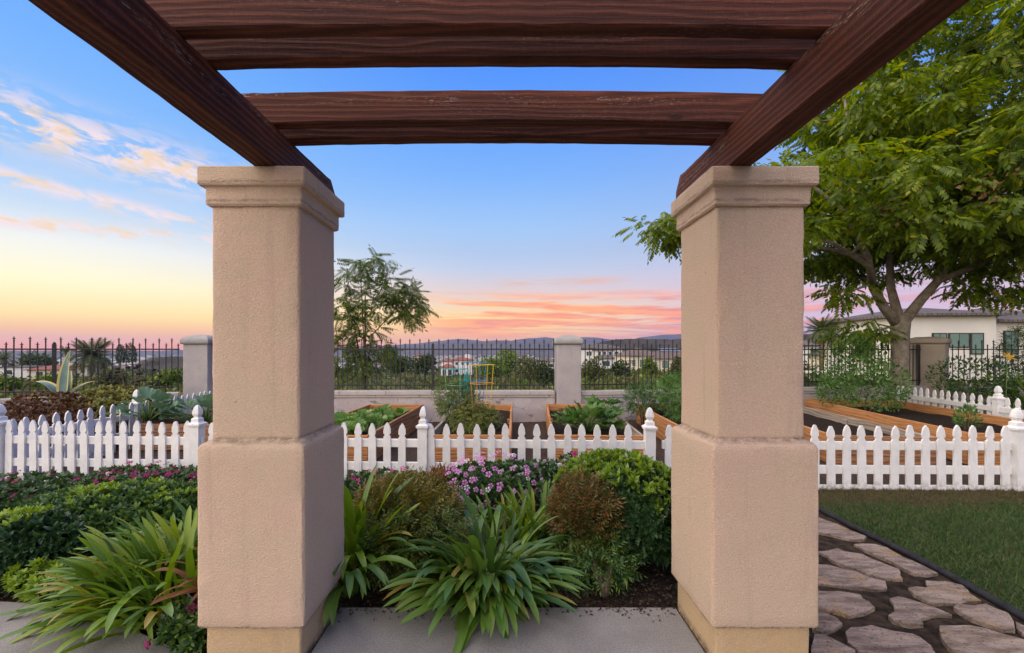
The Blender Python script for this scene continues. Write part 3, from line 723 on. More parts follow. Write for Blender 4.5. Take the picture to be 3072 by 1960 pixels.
ML['brush'] = mat_leaf('hillside_leaf', [(0,(.06,.08,.022)), (.4,(.10,.13,.03)), (.7,(.15,.17,.04)), (.9,(.14,.10,.045)), (1,(.20,.13,.06))], .22, .6, .2)
ML['brush_green'] = mat_leaf('hedge_leaf', [(0,(.07,.12,.016)), (.5,(.13,.20,.024)), (1,(.23,.29,.04))], .25, .6, .2)
ML['darktree'] = mat_leaf('dark_tree_leaf', [(0,(.028,.048,.014)), (.5,(.05,.078,.02)), (1,(.08,.11,.028))], .18, .6, .2)
ML['palm'] = mat_leaf('palm_leaf', [(0,(.055,.075,.022)), (.5,(.085,.11,.03)), (1,(.13,.15,.045))], .2, .5, .3)
ML['rust'] = mat_leaf('rust_succulent', [(0,(.075,.025,.012)), (.5,(.13,.05,.02)), (.85,(.19,.09,.03)), (1,(.16,.14,.035))], .15, .5, .3)
ML['yellowgreen'] = mat_leaf('yellow_green_succulent', [(0,(.09,.10,.025)), (.5,(.19,.19,.04)), (1,(.36,.31,.06))], .2, .5, .3)
ML['tan'] = mat_leaf('seed_pods', [(0,(.28,.16,.07)), (1,(.45,.28,.14))], .3, .6, .2)
ML['dead'] = mat_leaf('dry_leaf', [(0,(.13,.055,.022)), (1,(.25,.13,.05))], .15, .7, .2)
ML['grass'] = mat_leaf('grass_blade', [(0,(.035,.065,.018)), (.5,(.06,.115,.028)), (.85,(.10,.16,.04)), (1,(.16,.15,.06))], .25, .5, .25)
ML['straw'] = mat_leaf('dry_grass_blade', [(0,(.10,.075,.035)), (.6,(.17,.12,.06)), (1,(.11,.12,.04))], .25, .6, .2)
M['bark_grey'] = mat_plain('tree_bark', (.20,.165,.125), (.33,.28,.225), 9, .9, .9, 28, .03, .15)
M['twig'] = mat_plain('twig', (.09,.065,.045), (.16,.12,.085), 20, .9, .5, 60, .005, .15)
M['stem'] = mat_plain('green_stem', (.10,.16,.04), (.16,.22,.06), 20, .6, .2, 60, .003)
M['palmtrunk'] = mat_plain('palm_trunk', (.13,.075,.04), (.25,.16,.09), 12, .95, 1., 22, .05, .1)

# ---- strap-leaved clumps: every leaf its own piece, sharing a few leaf shapes
def strap_mesh(i, n=12, L=1.0, w=.077):
    r_ = random.Random(100+i); e0 = [88, 80, 72, 64, 56, 48, 40, 30, 68, 52, 36, 20][i % 12]; bend = r_.uniform(35, 75) if e0 > 50 else r_.uniform(30, 62)
    if i in (8, 9): bend = 115
    V, F = [], []; x = z = y = 0; ty = r_.uniform(-.1, .1)
    for k in range(n+1):
        t_ = k/n; e = R(e0-bend*t_**1.5); ww = w*(.6+.4*math.sin(min(1, t_*1.7)*math.pi/2))*(math.sqrt(max(0., 1-(max(0, t_-.58)/.42)**2.2))*.985+.015)
        V += [(x, y-ww/2, z+ww*.16*(1-t_*.5)), (x, y, z-.1*ww), (x, y+ww/2, z+ww*.16*(1-t_*.5))]
        x += L/n*math.cos(e); z += L/n*math.sin(e); y += ty*L/n*t_
    for k in range(n):
        for j in (0, 1): a = k*3+j; F.append((a, a+3, a+4, a+1))
    return V, F
STRAP = {}
def strap(i, mat):
    if (i, mat) not in STRAP: STRAP[(i, mat)] = mesh('leaf', *strap_mesh(i), ML[mat], True)
    return STRAP[(i, mat)]
def strap_plant(name, label, x, y, n, L, mat='strap', spread=.16, z=-.02, bias=None, emin=0, group=None, cat='plant', wide=1.0, eh=None):
    t = thing(name, label, cat, (x, y, z), 0, group)
    for k in range(n):
        a = random.uniform(0, 2*math.pi)
        if bias is not None and random.random() < .45: a = bias+random.gauss(0, .7)
        f = k/n; r_ = spread*math.sqrt(random.random())
        pick = min(11, max(emin, int(abs(random.gauss(0, 1))*5.2))) if eh is None else random.choice(eh)
        if random.random() < .1: pick = random.choice((8, 9))
        ca = a+random.gauss(0, .5)
        s_ = L*random.uniform(.62, 1.12)
        obj('leaf', strap(pick, mat), t, (r_*math.cos(ca), r_*math.sin(ca), 0), (random.gauss(0, .12), 0, a), (s_, s_*wide*random.uniform(.8, 1.15), s_))
    return t
strap_plant('strap_leaf_plant', 'large light green strap-leaved clump left of the left pillar spilling onto the patio', -1.98, 2.62, 330, .50, 'strap', .36, bias=R(205), wide=1.0)
strap_plant('strap_leaf_plant', 'light green strap-leaved clump behind the large one left of the left pillar', -2.15, 3.10, 220, .46, 'strap', .36, eh=(0,1,1,2,2,3,3,4,5,8))
strap_plant('strap_leaf_plant', 'dark green strap-leaved clump in the middle hanging over the patio edge', -.13, 2.74, 300, .56, 'strap_dark', .20, bias=R(265), wide=1.0, eh=(1,2,3,4,4,5,5,6,6,7,7,10,10,11,8))
strap_plant('strap_leaf_plant', 'light green strap-leaved clump between pink flowers and the red-brown bush', .24, 3.35, 110, .46, 'strap', .17, eh=(0,0,1,1,2,3,4,5,8,9))
strap_plant('strap_leaf_plant', 'narrow arching strap-leaved clump behind the middle one', -.02, 3.12, 45, .50, 'strap', .18, wide=.7)
strap_plant('strap_leaf_plant', 'strap-leaved clump tucked against the right side of the left pillar', -1.0, 2.88, 80, .66, 'strap', .10, bias=R(-50), eh=(0,0,0,1,1,1,2,2,3,4,8))
strap_plant('strap_leaf_plant', 'drooping dark strap leaves low beside the base of the left pillar', -.98, 2.66, 16, .55, 'strap_dark', .06, bias=R(-60), eh=(8, 8, 9, 9, 4))

# ---- leafy shrubs
def shrub(name, label, c, r, n, tpl, size, mat, cat='shrub', lumps=9, inner=.45, up=.3, jit=.45, top=None, stems=7, zmin=.0, group=None, seed=None, droop=0.):
    t = thing(name, label, cat, (c[0], c[1], 0), 0, group)
    c0 = np.array((0, 0, c[2]))
    P, o_ = lumpy_points(n, c0, r, lumps, inner, zmin, seed)
    k = np.zeros(len(P), bool)
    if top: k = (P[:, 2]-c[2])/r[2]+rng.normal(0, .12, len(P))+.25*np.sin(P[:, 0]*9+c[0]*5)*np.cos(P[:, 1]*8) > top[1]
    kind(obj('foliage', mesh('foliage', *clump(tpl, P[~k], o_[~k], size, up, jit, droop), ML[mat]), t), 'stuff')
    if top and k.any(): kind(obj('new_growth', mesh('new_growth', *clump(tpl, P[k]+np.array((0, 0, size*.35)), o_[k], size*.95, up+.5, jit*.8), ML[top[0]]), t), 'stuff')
    mb = MB()
    for i in range(stems):
        a = random.uniform(0, 6.28); e = random.uniform(.3, .75)
        p1 = (r[0]*e*math.cos(a), r[1]*e*math.sin(a), c[2]+random.uniform(-.1, .4)*r[2])
        mb.tube([(p1[0]*.15, p1[1]*.15, -.04), (p1[0]*.5, p1[1]*.5, c[2]*.5), p1], [.012, .009, .004], 5)
    obj('stems', mb.mesh('stems', M['twig']), t)
    return t
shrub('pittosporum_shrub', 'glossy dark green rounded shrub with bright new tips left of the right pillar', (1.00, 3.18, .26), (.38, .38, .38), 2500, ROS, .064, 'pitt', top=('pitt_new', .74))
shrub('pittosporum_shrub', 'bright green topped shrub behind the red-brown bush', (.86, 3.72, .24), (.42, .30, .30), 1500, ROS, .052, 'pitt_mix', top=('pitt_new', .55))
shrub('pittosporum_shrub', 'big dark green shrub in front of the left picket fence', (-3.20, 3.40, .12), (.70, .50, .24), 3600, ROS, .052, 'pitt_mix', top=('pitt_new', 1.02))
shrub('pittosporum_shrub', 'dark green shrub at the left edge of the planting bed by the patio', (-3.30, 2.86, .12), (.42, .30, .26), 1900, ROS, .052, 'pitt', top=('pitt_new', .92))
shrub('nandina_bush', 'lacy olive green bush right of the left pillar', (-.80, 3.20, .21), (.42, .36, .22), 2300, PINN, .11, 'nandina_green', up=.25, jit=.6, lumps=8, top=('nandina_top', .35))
shrub('nandina_bush', 'lacy red-brown bush beside the glossy dark shrub', (.57, 3.06, .21), (.25, .27, .25), 1500, PINN, .11, 'nandina_green', up=.15, jit=.6, droop=.1, lumps=7, top=('nandina', .15))
shrub('fern_bush', 'low dark feathery bush between the lacy olive bush and the middle strap plant', (-.66, 2.86, .14), (.30, .20, .22), 1000, PINN, .10, 'nandina_green', up=.2, jit=.6, lumps=16)
shrub('fern_bush', 'low dark leafy undergrowth in front of the glossy dark shrub and red-brown bush', (.62, 2.82, .07), (.22, .14, .14), 420, PINN, .09, 'pitt_mix', up=.2, jit=.6, lumps=16)
shrub('twiggy_plant', 'sparse twiggy seedling in the soil below the red-brown bush', (.62, 2.66, .12), (.16, .10, .10), 70, LEAF, .05, 'pitt_mix', inner=.7, stems=9)
shrub('ground_cover_plant', 'small leafy ground cover at the patio edge beside the left pillar base', (-1.58, 2.16, .07), (.10, .10, .10), 130, ROS6, .05, 'pitt_mix')
shrub('ground_cover_plant', 'bright small-leaved ground cover at the left patio edge', (-2.75, 2.62, .06), (.30, .10, .10), 260, ROS6, .05, 'pitt_new')
shrub('dry_grass_tuft', 'brown dried plant between the magenta flowers and the pink flowers', (-.62, 4.15, .12), (.22, .18, .16), 420, LEAFN, .12, 'dead', up=.9)

# ---- flowering plants: each flower its own piece
def flower_mesh(name, mat, n=5, r=.022):
    V, F = [(0, 0, .002)], []
    for i in range(n):
        a = 2*math.pi*i/n; b = len(V)
        for da, rr, z in ((-.22, .35, .004), (-.50, .85, .006), (-.2, 1.05, .001), (.2, 1.05, -.001), (.50, .85, .004), (.22, .35, .004)):
            V.append((r*rr*math.cos(a+da), r*rr*math.sin(a+da), z*r/.022))
        F.append((0, b, b+1, b+2, b+3, b+4, b+5))
    return mesh(name, V, F, mat)
def flatmat(name, c1, c2, eye):
    m_, t = newmat(name); v = t.n('ShaderNodeTexCoord').outputs['Object']
    r_ = t.n('ShaderNodeObjectInfo').outputs['Random']
    d = t.n('ShaderNodeVectorMath', {0: v}, operation='LENGTH').outputs['Value']
    col = t.mix(t.maprange(d, .006, .003), t.mix(r_, c1, c2), eye)
    finish(t, col, .6, None, spec=.2, trans=.3)
    return m_
FL = {'pink': flower_mesh('flower', flatmat('petal_pink', (.62,.22,.52), (.74,.36,.64), (.45,.03,.15))),
      'white': flower_mesh('flower', flatmat('petal_white', (.80,.74,.78), (.85,.82,.82), (.6,.1,.2))),
      'magenta': flower_mesh('flower', flatmat('petal_magenta', (.20,.006,.075), (.34,.015,.13), (.12,.0,.03))),
      'hotpink': flower_mesh('flower', flatmat('petal_hot_pink', (.58,.03,.22), (.60,.10,.32), (.3,.0,.05))),
      'red': flower_mesh('flower', flatmat('petal_red', (.48,.02,.045), (.55,.05,.10), (.2,.0,.01)))}
def vinca(label, c, r, nl, nf, kinds, fs=1.0, seed=1, group=None, ls=.055):
    t = shrub('vinca_plant', label, c, r, nl, ROS6, ls, 'vinca', 'flowers', lumps=14, up=.5, seed=seed)
    P, o_ = lumpy_points(nf*4, (0, 0, c[2]), r, 14, .86, c[2]*.6, seed)
    keep = np.nonzero((o_[:, 1] < .55) | (o_[:, 2] > .6))[0][:nf]
    for i in keep:
        d = Vector(o_[i])+Vector((random.gauss(0, .25), -.55+random.gauss(0, .25), .30)); d.normalize()
        q = d.to_track_quat('Z', 'Y').to_euler(); p = Vector(P[i])*1.0+Vector(o_[i])*.05
        s_ = fs*random.uniform(.8, 1.2)
        obj('flower', FL[random.choice(kinds)], t, p, q, s_)
    return t
vinca('pink flowering vinca in front of the middle picket fence', (-.10, 4.02, .19), (.48, .30, .24), 800, 125, ('pink', 'pink', 'pink', 'pink', 'pink', 'pink', 'white'), 1.15, 5)
vinca('pink vinca flowers against the pickets near the bright green shrub', (.66, 4.28, .20), (.40, .16, .22), 260, 26, ('pink', 'hotpink'), 1.1, 6)
vinca('hot pink vinca behind the lacy olive bush', (-1.12, 4.10, .13), (.50, .24, .16), 480, 55, ('hotpink', 'hotpink', 'magenta', 'pink'), 1.15, 7)
vinca('dark magenta vinca along the left picket fence', (-3.55, 4.22, .11), (.72, .28, .17), 900, 80, ('magenta',), 1.2, 8)
vinca('dark magenta vinca at the left edge below the corner of the picket fence', (-4.55, 3.95, .12), (.60, .34, .18), 700, 50, ('magenta',), 1.2, 9)
vinca('red vinca against the pickets beside the left pillar', (-2.55, 4.05, .13), (.46, .26, .17), 560, 60, ('red', 'red', 'red', 'hotpink'), 1.15, 10)
vinca('small magenta vinca at the foot of the left pillar', (-1.66, 2.14, .08), (.07, .07, .12), 40, 4, ('magenta',), 1.0, 11, ls=.045)

# nursery pot
mb = MB(); mb.lathe([(.07, .0), (.088, .19), (.096, .192), (.096, .215), (.088, .216), (.080, .17), (.02, .165)], 20)
pot = obj('nursery_pot', mb.mesh('nursery_pot', mat_plain('black_plastic', (.012,.012,.013), (.02,.02,.02), 20, .5, .1)), None, (-1.62, 2.36, -.02), (R(4), R(-5), 0)); tag(pot, 'black plastic nursery pot half hidden under the strap leaves by the left pillar', 'pot')
t = thing('dried_plant', 'withered brown leaves hanging over the black nursery pot', 'plant', (-1.62, 2.36, .15))
for k in range(16):
    me = STRAP.setdefault(('dead', k % 4), mesh('leaf', *strap_mesh((8, 9, 4, 6)[k % 4]), ML['dead'], True))
    s_ = random.uniform(.22, .42); obj('leaf', me, t, (random.gauss(0, .02), random.gauss(0, .02), 0), (random.gauss(0, .4), random.uniform(-.2, .3), R(180)+random.gauss(0, 1.0)), (s_, s_*.8, s_))

# boulder peeping between the flowers
bm = bmesh.new(); bmesh.ops.create_icosphere(bm, subdivisions=3, radius=1)
for v in bm.verts: v.co = Vector((v.co.x*.20, v.co.y*.15, v.co.z*.13))*(1+.12*math.sin(v.co.x*5)*math.cos(v.co.y*6+v.co.z*4))
o = obj('boulder', bm_mesh('boulder', bm, M['flag']), None, (-.42, 3.50, .14)); tag(o, 'pale brown boulder behind the middle strap-leaved clump', 'rock')

# lawn grass
def inside(px, py, poly):
    c_ = np.zeros(len(px), bool); n = len(poly)
    for i in range(n):
        (x0, y0), (x1, y1) = poly[i], poly[(i+1) % n]
        k = ((y0 > py) != (y1 > py)) & (px < (x1-x0)*(py-y0)/(y1-y0+1e-12)+x0); c_ ^= k
    return c_
n = 150000; px_ = rng.uniform(2.0, 7.2, n); py_ = rng.uniform(1.6, 4.55, n)
k = inside(px_, py_, lawn_pts); px_, py_ = px_[k], py_[k]
dry = (np.clip((py_-3.75)/.5, 0, 1)*.9+.25*vnoise(px_, py_, 3, 2)+.12*vnoise(px_, py_, 11, 7)+rng.normal(0, .18, len(px_))) > .52
bare = np.zeros(len(px_), bool)
BL = (np.array([(-.07, 0, 0), (.07, 0, 0), (.05, .55, .03), (-.05, .55, .03), (0, 1, .12)]), np.array([(0, 1, 2), (0, 2, 3), (3, 2, 4)]))
def blades(name, label, m_, mat, s0):
    n_ = int(m_.sum()); P = np.stack([px_[m_], py_[m_], np.full(n_, .021)], -1)
    A = unit(rng.normal(0, .55, (n_, 3))*np.array((1, 1, 0))+np.array((0, 0, 1.))); N = unit(rng.normal(size=(n_, 3))*np.array((1, 1, .2)))
    o = obj(name, mesh(name, *scatter(*BL, P, A, N, s0*rng.uniform(.6, 1.3, n_)), ML[mat])); kind(o, 'stuff'); tag(o, label, 'grass')
blades('grass', 'short green lawn grass right of the flagstone path', ~dry & ~bare, 'grass', .036)
blades('dry_grass', 'dry brownish grass along the foot of the right picket fence', dry & ~bare, 'straw', .030)

# mulch crumbs on the planting bed
n = 9000; P = np.stack([rng.uniform(-4.2, 1.8, n), rng.uniform(2.15, 3.2, n), np.full(n, -.012)], -1)
keep = ~inside(P[:, 0], P[:, 1], left)
P = P[keep]; Q = np.stack([rng.uniform(-.95, .97, 260), 2.475-np.abs(rng.normal(0, .05, 260)), np.full(260, .004)], -1); P = np.concatenate([P, Q]); o = obj('mulch', mesh('mulch', *scatter(*leafT(.6, .1, .1), P, rdir(len(P))*np.array((1, 1, .3)), rdir(len(P))+np.array((0, 0, 1)), rng.uniform(.008, .028, len(P))), M['bark'])); kind(o, 'stuff'); tag(o, 'dark bark crumbs on the planting bed soil', 'mulch')

# ------------------------------------------------------------------ vegetables
def lobed_leaf(name, n, mat, lobes=5, depth=.35, cup=.15, jag=.06):
    """broad lobed leaf, stalk at origin, blade in +y"""
    V = [(0, .12, .0)]; F = []; m_ = 36
    for i in range(m_):
        a = -math.pi*.92+2*math.pi*.92*i/(m_-1); rr = .52*(1-depth*(.5-.5*math.cos(a*lobes)))*(1+jag*((-1)**i))
        x, y = rr*math.sin(a), .42+rr*math.cos(a)*.95
        V.append((x, y, cup*(x*x*1.6)+.05*math.sin(i*1.9)-.12*max(0, y-.5)))
        V.append((x*.55, .12+(y-.12)*.55, cup*(x*x*.5)+.02*math.sin(i*1.9)))
    for i in range(m_-1):
        a, b, c_, d = 1+2*i, 2+2*i, 3+2*i, 4+2*i
        F += [(0, d, b), (b, d, c_, a)]
    return mesh(name, V, F, ML[mat], True)
ZUC = lobed_leaf('leaf', 0, 'veg', 5, .55, .35, .10); SQ = lobed_leaf('leaf', 0, 'squash', 5, .16, .5, .04); LET = lobed_leaf('leaf', 0, 'lettuce', 9, .12, .8, .07)
def leafy(name, label, x, y, z, n, me, size, spread, hgt, cat='plant', aspect=1.0, stalk=True, flat=.5):
    t = thing(name, label, cat, (x, y, z))
    mb = MB()
    for k in range(n):
        a = k*2.4+random.uniform(-.4, .4); f = math.sqrt((k+.5)/n); rx = spread*f*math.cos(a); ry = spread*aspect*f*math.sin(a); h = hgt*(1.05-.65*f*f)*random.uniform(.75, 1.15)
        s_ = size*random.uniform(.7, 1.15)
        rot = Matrix.Rotation(a-R(90), 3, 'Z') @ Matrix.Rotation(R(random.uniform(15, 60))*(1-flat*f)+random.gauss(0, .12), 3, 'X') @ Matrix.Rotation(random.gauss(0, .3), 3, 'Y')
        obj('leaf', me, t, (rx, ry, h), rot.to_euler(), s_)
        if stalk: mb.tube([(rx*.1, ry*.1, 0), (rx*.55, ry*.55, h*.75), (rx, ry, h)], [.012, .010, .006], 5)
    if stalk: obj('stalks', mb.mesh('stalks', M['stem'], True), t)
    return t
leafy('zucchini_plant', 'large zucchini plant with jagged dark leaves in the middle raised bed', 1.22, 6.35, .27, 40, ZUC, .26, .40, .30, aspect=.9)
leafy('zucchini_plant', 'zucchini shoots with jagged upright leaves behind the large zucchini plant', 1.62, 6.95, .27, 12, ZUC, .28, .18, .40)
for i, (sx, sy) in enumerate([(-2.62, 5.85), (-2.2, 6.1), (-2.45, 6.55), (-2.05, 6.9), (-2.38, 7.2), (-1.98, 7.6), (-2.3, 7.95), (-2.6, 6.95)]):
    leafy('lettuce_plant', ('nearest head', 'second nearest head', 'third nearest head', 'fourth nearest head', 'fifth nearest head', 'second farthest head', 'farthest head', 'leftmost head')[i]+' of leafy greens in the raised bed right of the left pergola pillar', sx, sy, .27, 16, LET, .17, .14, .10, stalk=False, flat=.3)['group'] = 'leafy greens in the left raised bed'
shrub('carrot_tops', 'feathery green carrot tops among the leafy greens', (-2.28, 6.85, .30), (.40, .90, .09), 500, PINN, .10, 'veg', 'plant', up=.8, zmin=.28, inner=.3)
leafy('squash_plant', 'grey-green squash leaves spilling from the left raised bed', -4.95, 7.0, .27, 34, SQ, .30, .70, .34, aspect=.8)
leafy('squash_plant', 'grey-green squash leaves climbing over the left picket fence', -5.50, 6.55, .42, 14, SQ, .28, .32, .28)
shrub('tomato_plant', 'yellowing tomato plant around the wire cages in the middle raised bed', (-.46, 6.60, .40), (.34, .42, .24), 900, PINN, .13, 'tomato', 'plant', up=-.1, droop=.5, jit=.7)
shrub('pepper_plant', 'bushy red-tinged plant at the left of the wire cages', (-.82, 7.05, .60), (.32, .34, .38), 750, PINN, .12, 'sapling', 'plant', up=.3, jit=.7)
shrub('tomato_plant', 'bushy dark green tomato plant beside the right pergola pillar', (3.22, 7.1, .60), (.55, .75, .46), 2200, PINN, .14, 'veg', 'plant', jit=.7)
shrub('tomato_plant', 'leafy dark plant at the near end of the bed behind the right pillar', (2.62, 8.1, .48), (.28, .35, .32), 500, PINN, .14, 'pitt_mix', 'plant', jit=.7)
shrub('trailing_bush', 'leafy bush with small white flowers sprawling in the wide orange bed', (7.15, 8.55, .62), (.85, .6, .55), 2300, LEAF, .075, 'veg', jit=.8, lumps=14)
shrub('trailing_bush', 'tall green vine against the iron fence left of the big tree trunk', (7.9, 9.65, 1.0), (.75, .35, .75), 1900, LEAF, .08, 'veg', jit=.9, lumps=14)
shrub('herb_plant', 'small upright green herb in the wide orange raised bed', (7.12, 6.55, .42), (.13, .13, .20), 260, LEAFN, .08, 'veg', 'plant', up=.9)
shrub('shrub', 'loose rose-like bush in front of the flat-capped right wall pillar', (10.6, 9.55, .75), (.85, .5, .50), 1300, LEAF, .085, 'pitt_mix', jit=.9, lumps=16, inner=.55)
shrub('shrub', 'leafy bush beyond the iron fence at the right edge with yellowing leaves', (13.0, 10.6, 1.30), (.4, .5, .7), 500, PINN, .2, 'sapling', jit=.8)

# wire tomato cages
def cage(label, x, y, r0, hts, mats, legs=4):
    t = thing('tomato_cage', label, 'tomato cage', (x, y, .25))
    H = hts[-1]; wire = MB
    for i, h in enumerate(hts):
        rr = r0*(.62+.38*h/H); mb = MB(); mb.tube([(rr*math.cos(a), rr*math.sin(a), h+random.uniform(-.004, .004)) for a in np.linspace(0, 2*math.pi, 25)], .0048, 5, False)
        obj('ring', mb.mesh('ring', mats[i % len(mats)]), t)
    for k in range(legs):
        a = 2*math.pi*k/legs+.5; mb = MB(); mb.tube([(r0*.55*math.cos(a), r0*.55*math.sin(a), -.1), (r0*math.cos(a)*1.01, r0*math.sin(a)*1.01, H)], .0048, 5); obj('leg', mb.mesh('leg', mats[k % len(mats)]), t)
    return t
cy = mat_plain('yellow_coating', (.62,.44,.03), (.66,.48,.06), 9, .45, 0); cor = mat_plain('orange_coating', (.60,.26,.03), (.62,.30,.05), 9, .45, 0)
cbl = mat_plain('blue_coating', (.03,.20,.40), (.05,.24,.46), 9, .45, 0); ctl = mat_plain('teal_coating', (.03,.34,.30), (.05,.40,.36), 9, .45, 0); cgn = mat_plain('pale_green_coating', (.20,.38,.26), (.24,.42,.30), 9, .45, 0)
cage('yellow and orange wire tomato cage', -.38, 6.65, .205, (.20, .44, .73, 1.02), [cy, cor, cor, cy])
cage('blue wire tomato cage behind the yellow one', -.52, 7.15, .20, (.2, .45, .73, 1.04), [cbl, cbl])
cage('pale green wire tomato cage at the left of the group', -.82, 7.0, .20, (.2, .43, .68, .94), [cgn, ctl])
mb = MB()
for k in range(26):
    a = random.uniform(0, 6.28); x0 = random.gauss(0, .03); mb.tube([(x0, random.gauss(0, .03), random.uniform(.55, .95)), (x0+random.gauss(0, .03), random.gauss(0, .03), random.uniform(.5, .9)), (x0+random.gauss(0, .04), random.gauss(0, .04), random.uniform(.4, .7))], .004, 4)
o = obj('garden_ties', mb.mesh('garden_ties', ctl), None, (-.64, 7.02, .25)); tag(o, 'tangle of teal plastic ties hanging in the wire cages', 'ties')

# ------------------------------------------------------------------ succulents outside the left picket fence
def agave():
    t = thing('agave', 'large variegated agave with yellow-edged arching leaves at the far left', 'agave', (X(63, 7.0), 7.0, .60))
    mg = mat_plain('agave_green', (.09,.16,.14), (.13,.21,.18), 6, .5, .1, 40, .002); my = mat_plain('agave_margin', (.50,.40,.10), (.56,.46,.16), 6, .5, .1, 40, .002)
    spec = [(95, 88, 18, .92, .15), (80, 82, -6, .80, .3), (178, 62, 140, .95, .13), (195, 35, 120, .85, .13), (150, 50, 150, .60, .13), (230, 30, 60, .55, .12), (20, 45, 70, .5, .12), (300, 25, 50, .50, .12), (60, 60, 60, .6, .12), (120, 70, 30, .66, .12)]
    for az_, e0, bend, L, w_ in spec:
        V, F, mi = [], [], []; n = 14; x = z = 0
        w_ = .19
        for k in range(n+1):
            t_ = k/n; e = R(e0-bend*t_**1.6); ww = w_*(.6+.4*math.sin(min(1, t_*2.2)*math.pi/2))*(1-t_**3)*.98+.002
            nx, nz = -math.sin(e), math.cos(e)
            for s_, h_ in ((-.5, .18), (-.34, .10), (0, .0), (.34, .10), (.5, .18)): V.append((x+nx*h_*ww, s_*ww, z+nz*h_*ww))
            x += L/n*math.cos(e); z += L/n*math.sin(e)
        for k in range(n):
            for j in range(4): a = k*5+j; F.append((a, a+5, a+6, a+1)); mi.append(1 if j in (0, 3) else 0)
        me = mesh('leaf', V, F, [mg, my], True, mi)
        obj('leaf', me, t, (0, 0, 0), (0, 0, R(az_)))
agave()
shrub('succulent_mound', 'rust-brown succulent mound under the agave', (-6.95, 6.35, .22), (.95, .75, .50), 3800, ROS6, .06, 'rust', 'plant', up=.6, lumps=12)
shrub('succulent_shrub', 'yellow-flowered succulent shrub between the agave and the picket fence', (-6.25, 7.05, .44), (.70, .5, .40), 1700, ROS6, .075, 'yellowgreen', 'plant', up=.6, lumps=14)
shrub('succulent_shrub', 'green succulent shrub against the wall behind the left picket fence', (-6.6, 7.75, .25), (.6, .4, .40), 700, ROS6, .08, 'pitt_mix', 'plant', up=.6)
t = thing('dry_flower_stalks', 'bare branching stalks with dark round seed heads behind the left picket fence', 'plant', (-6.42, 7.35, .3)); mb = MB(); hd = MB()
for k in range(16):
    dx = random.uniform(-.42, .50); hz = random.uniform(.45, .95)
    p = [(0, 0, 0), (dx*.25, random.gauss(0, .05), hz*.4), (dx*.8, random.gauss(0, .1), hz*.85), (dx, random.gauss(0, .12), hz)]
    mb.tube(p, [.010, .008, .006, .005], 5); c_ = p[-1]
    for _ in range(3): hd.lathe([(.004, c_[2]-.02), (.024, c_[2]-.008), (.03, c_[2]+.006), (.02, c_[2]+.022), (.004, c_[2]+.028)], 7, (c_[0]+random.gauss(0, .012), c_[1]+random.gauss(0, .012)))
obj('stalks', mb.mesh('stalks', M['twig']), t); kind(obj('seed_heads', hd.mesh('seed_heads', mat_plain('dark_seed', (.02,.014,.012), (.05,.035,.03), 30, .9, .5)), t), 'stuff')

# daylilies on the right
strap_plant('daylily', 'arching green daylily clump at the right edge behind the picket fence', 11.3, 8.9, 150, 1.05, 'strap_dark', .5, z=.1, wide=.45, eh=(1, 2, 3, 3, 4, 4, 5, 8))
strap_plant('daylily', 'smaller daylily clump beside the right picket fence post', 10.1, 8.5, 60, .8, 'strap_dark', .3, z=.05, wide=.45, eh=(1, 2, 3, 3, 4, 4, 5, 8))
t = thing('daylily_flower', 'single yellow-orange daylily bloom on a tall stalk at the right edge', 'flower', (X(1006, 8.8), 8.8, .5))
mb = MB(); mb.tube([(0, 0, 0), (.01, 0, .4), (0, -.02, .84)], .006, 5); obj('stalk', mb.mesh('stalk', M['stem']), t)
V, F = [], []
for i in range(6):
    a = i*math.pi/3; b = len(V)
    for rr, z, wv in ((.005, 0, .008), (.05, .045, .022), (.09, .055, .02), (.12, .04, .003)):
        V += [(rr*math.cos(a)-wv*math.sin(a), rr*math.sin(a)+wv*math.cos(a), z), (rr*math.cos(a)+wv*math.sin(a), rr*math.sin(a)-wv*math.cos(a), z)]
    F += [(b+2*k, b+2*k+1, b+2*k+3, b+2*k+2) for k in range(3)]
obj('petals', mesh('petals', V, F, flatmat('petal_yellow', (.75,.42,.03), (.8,.45,.03), (.6,.25,.02))), t, (0, -.02, .84), (R(50), 0, 0))
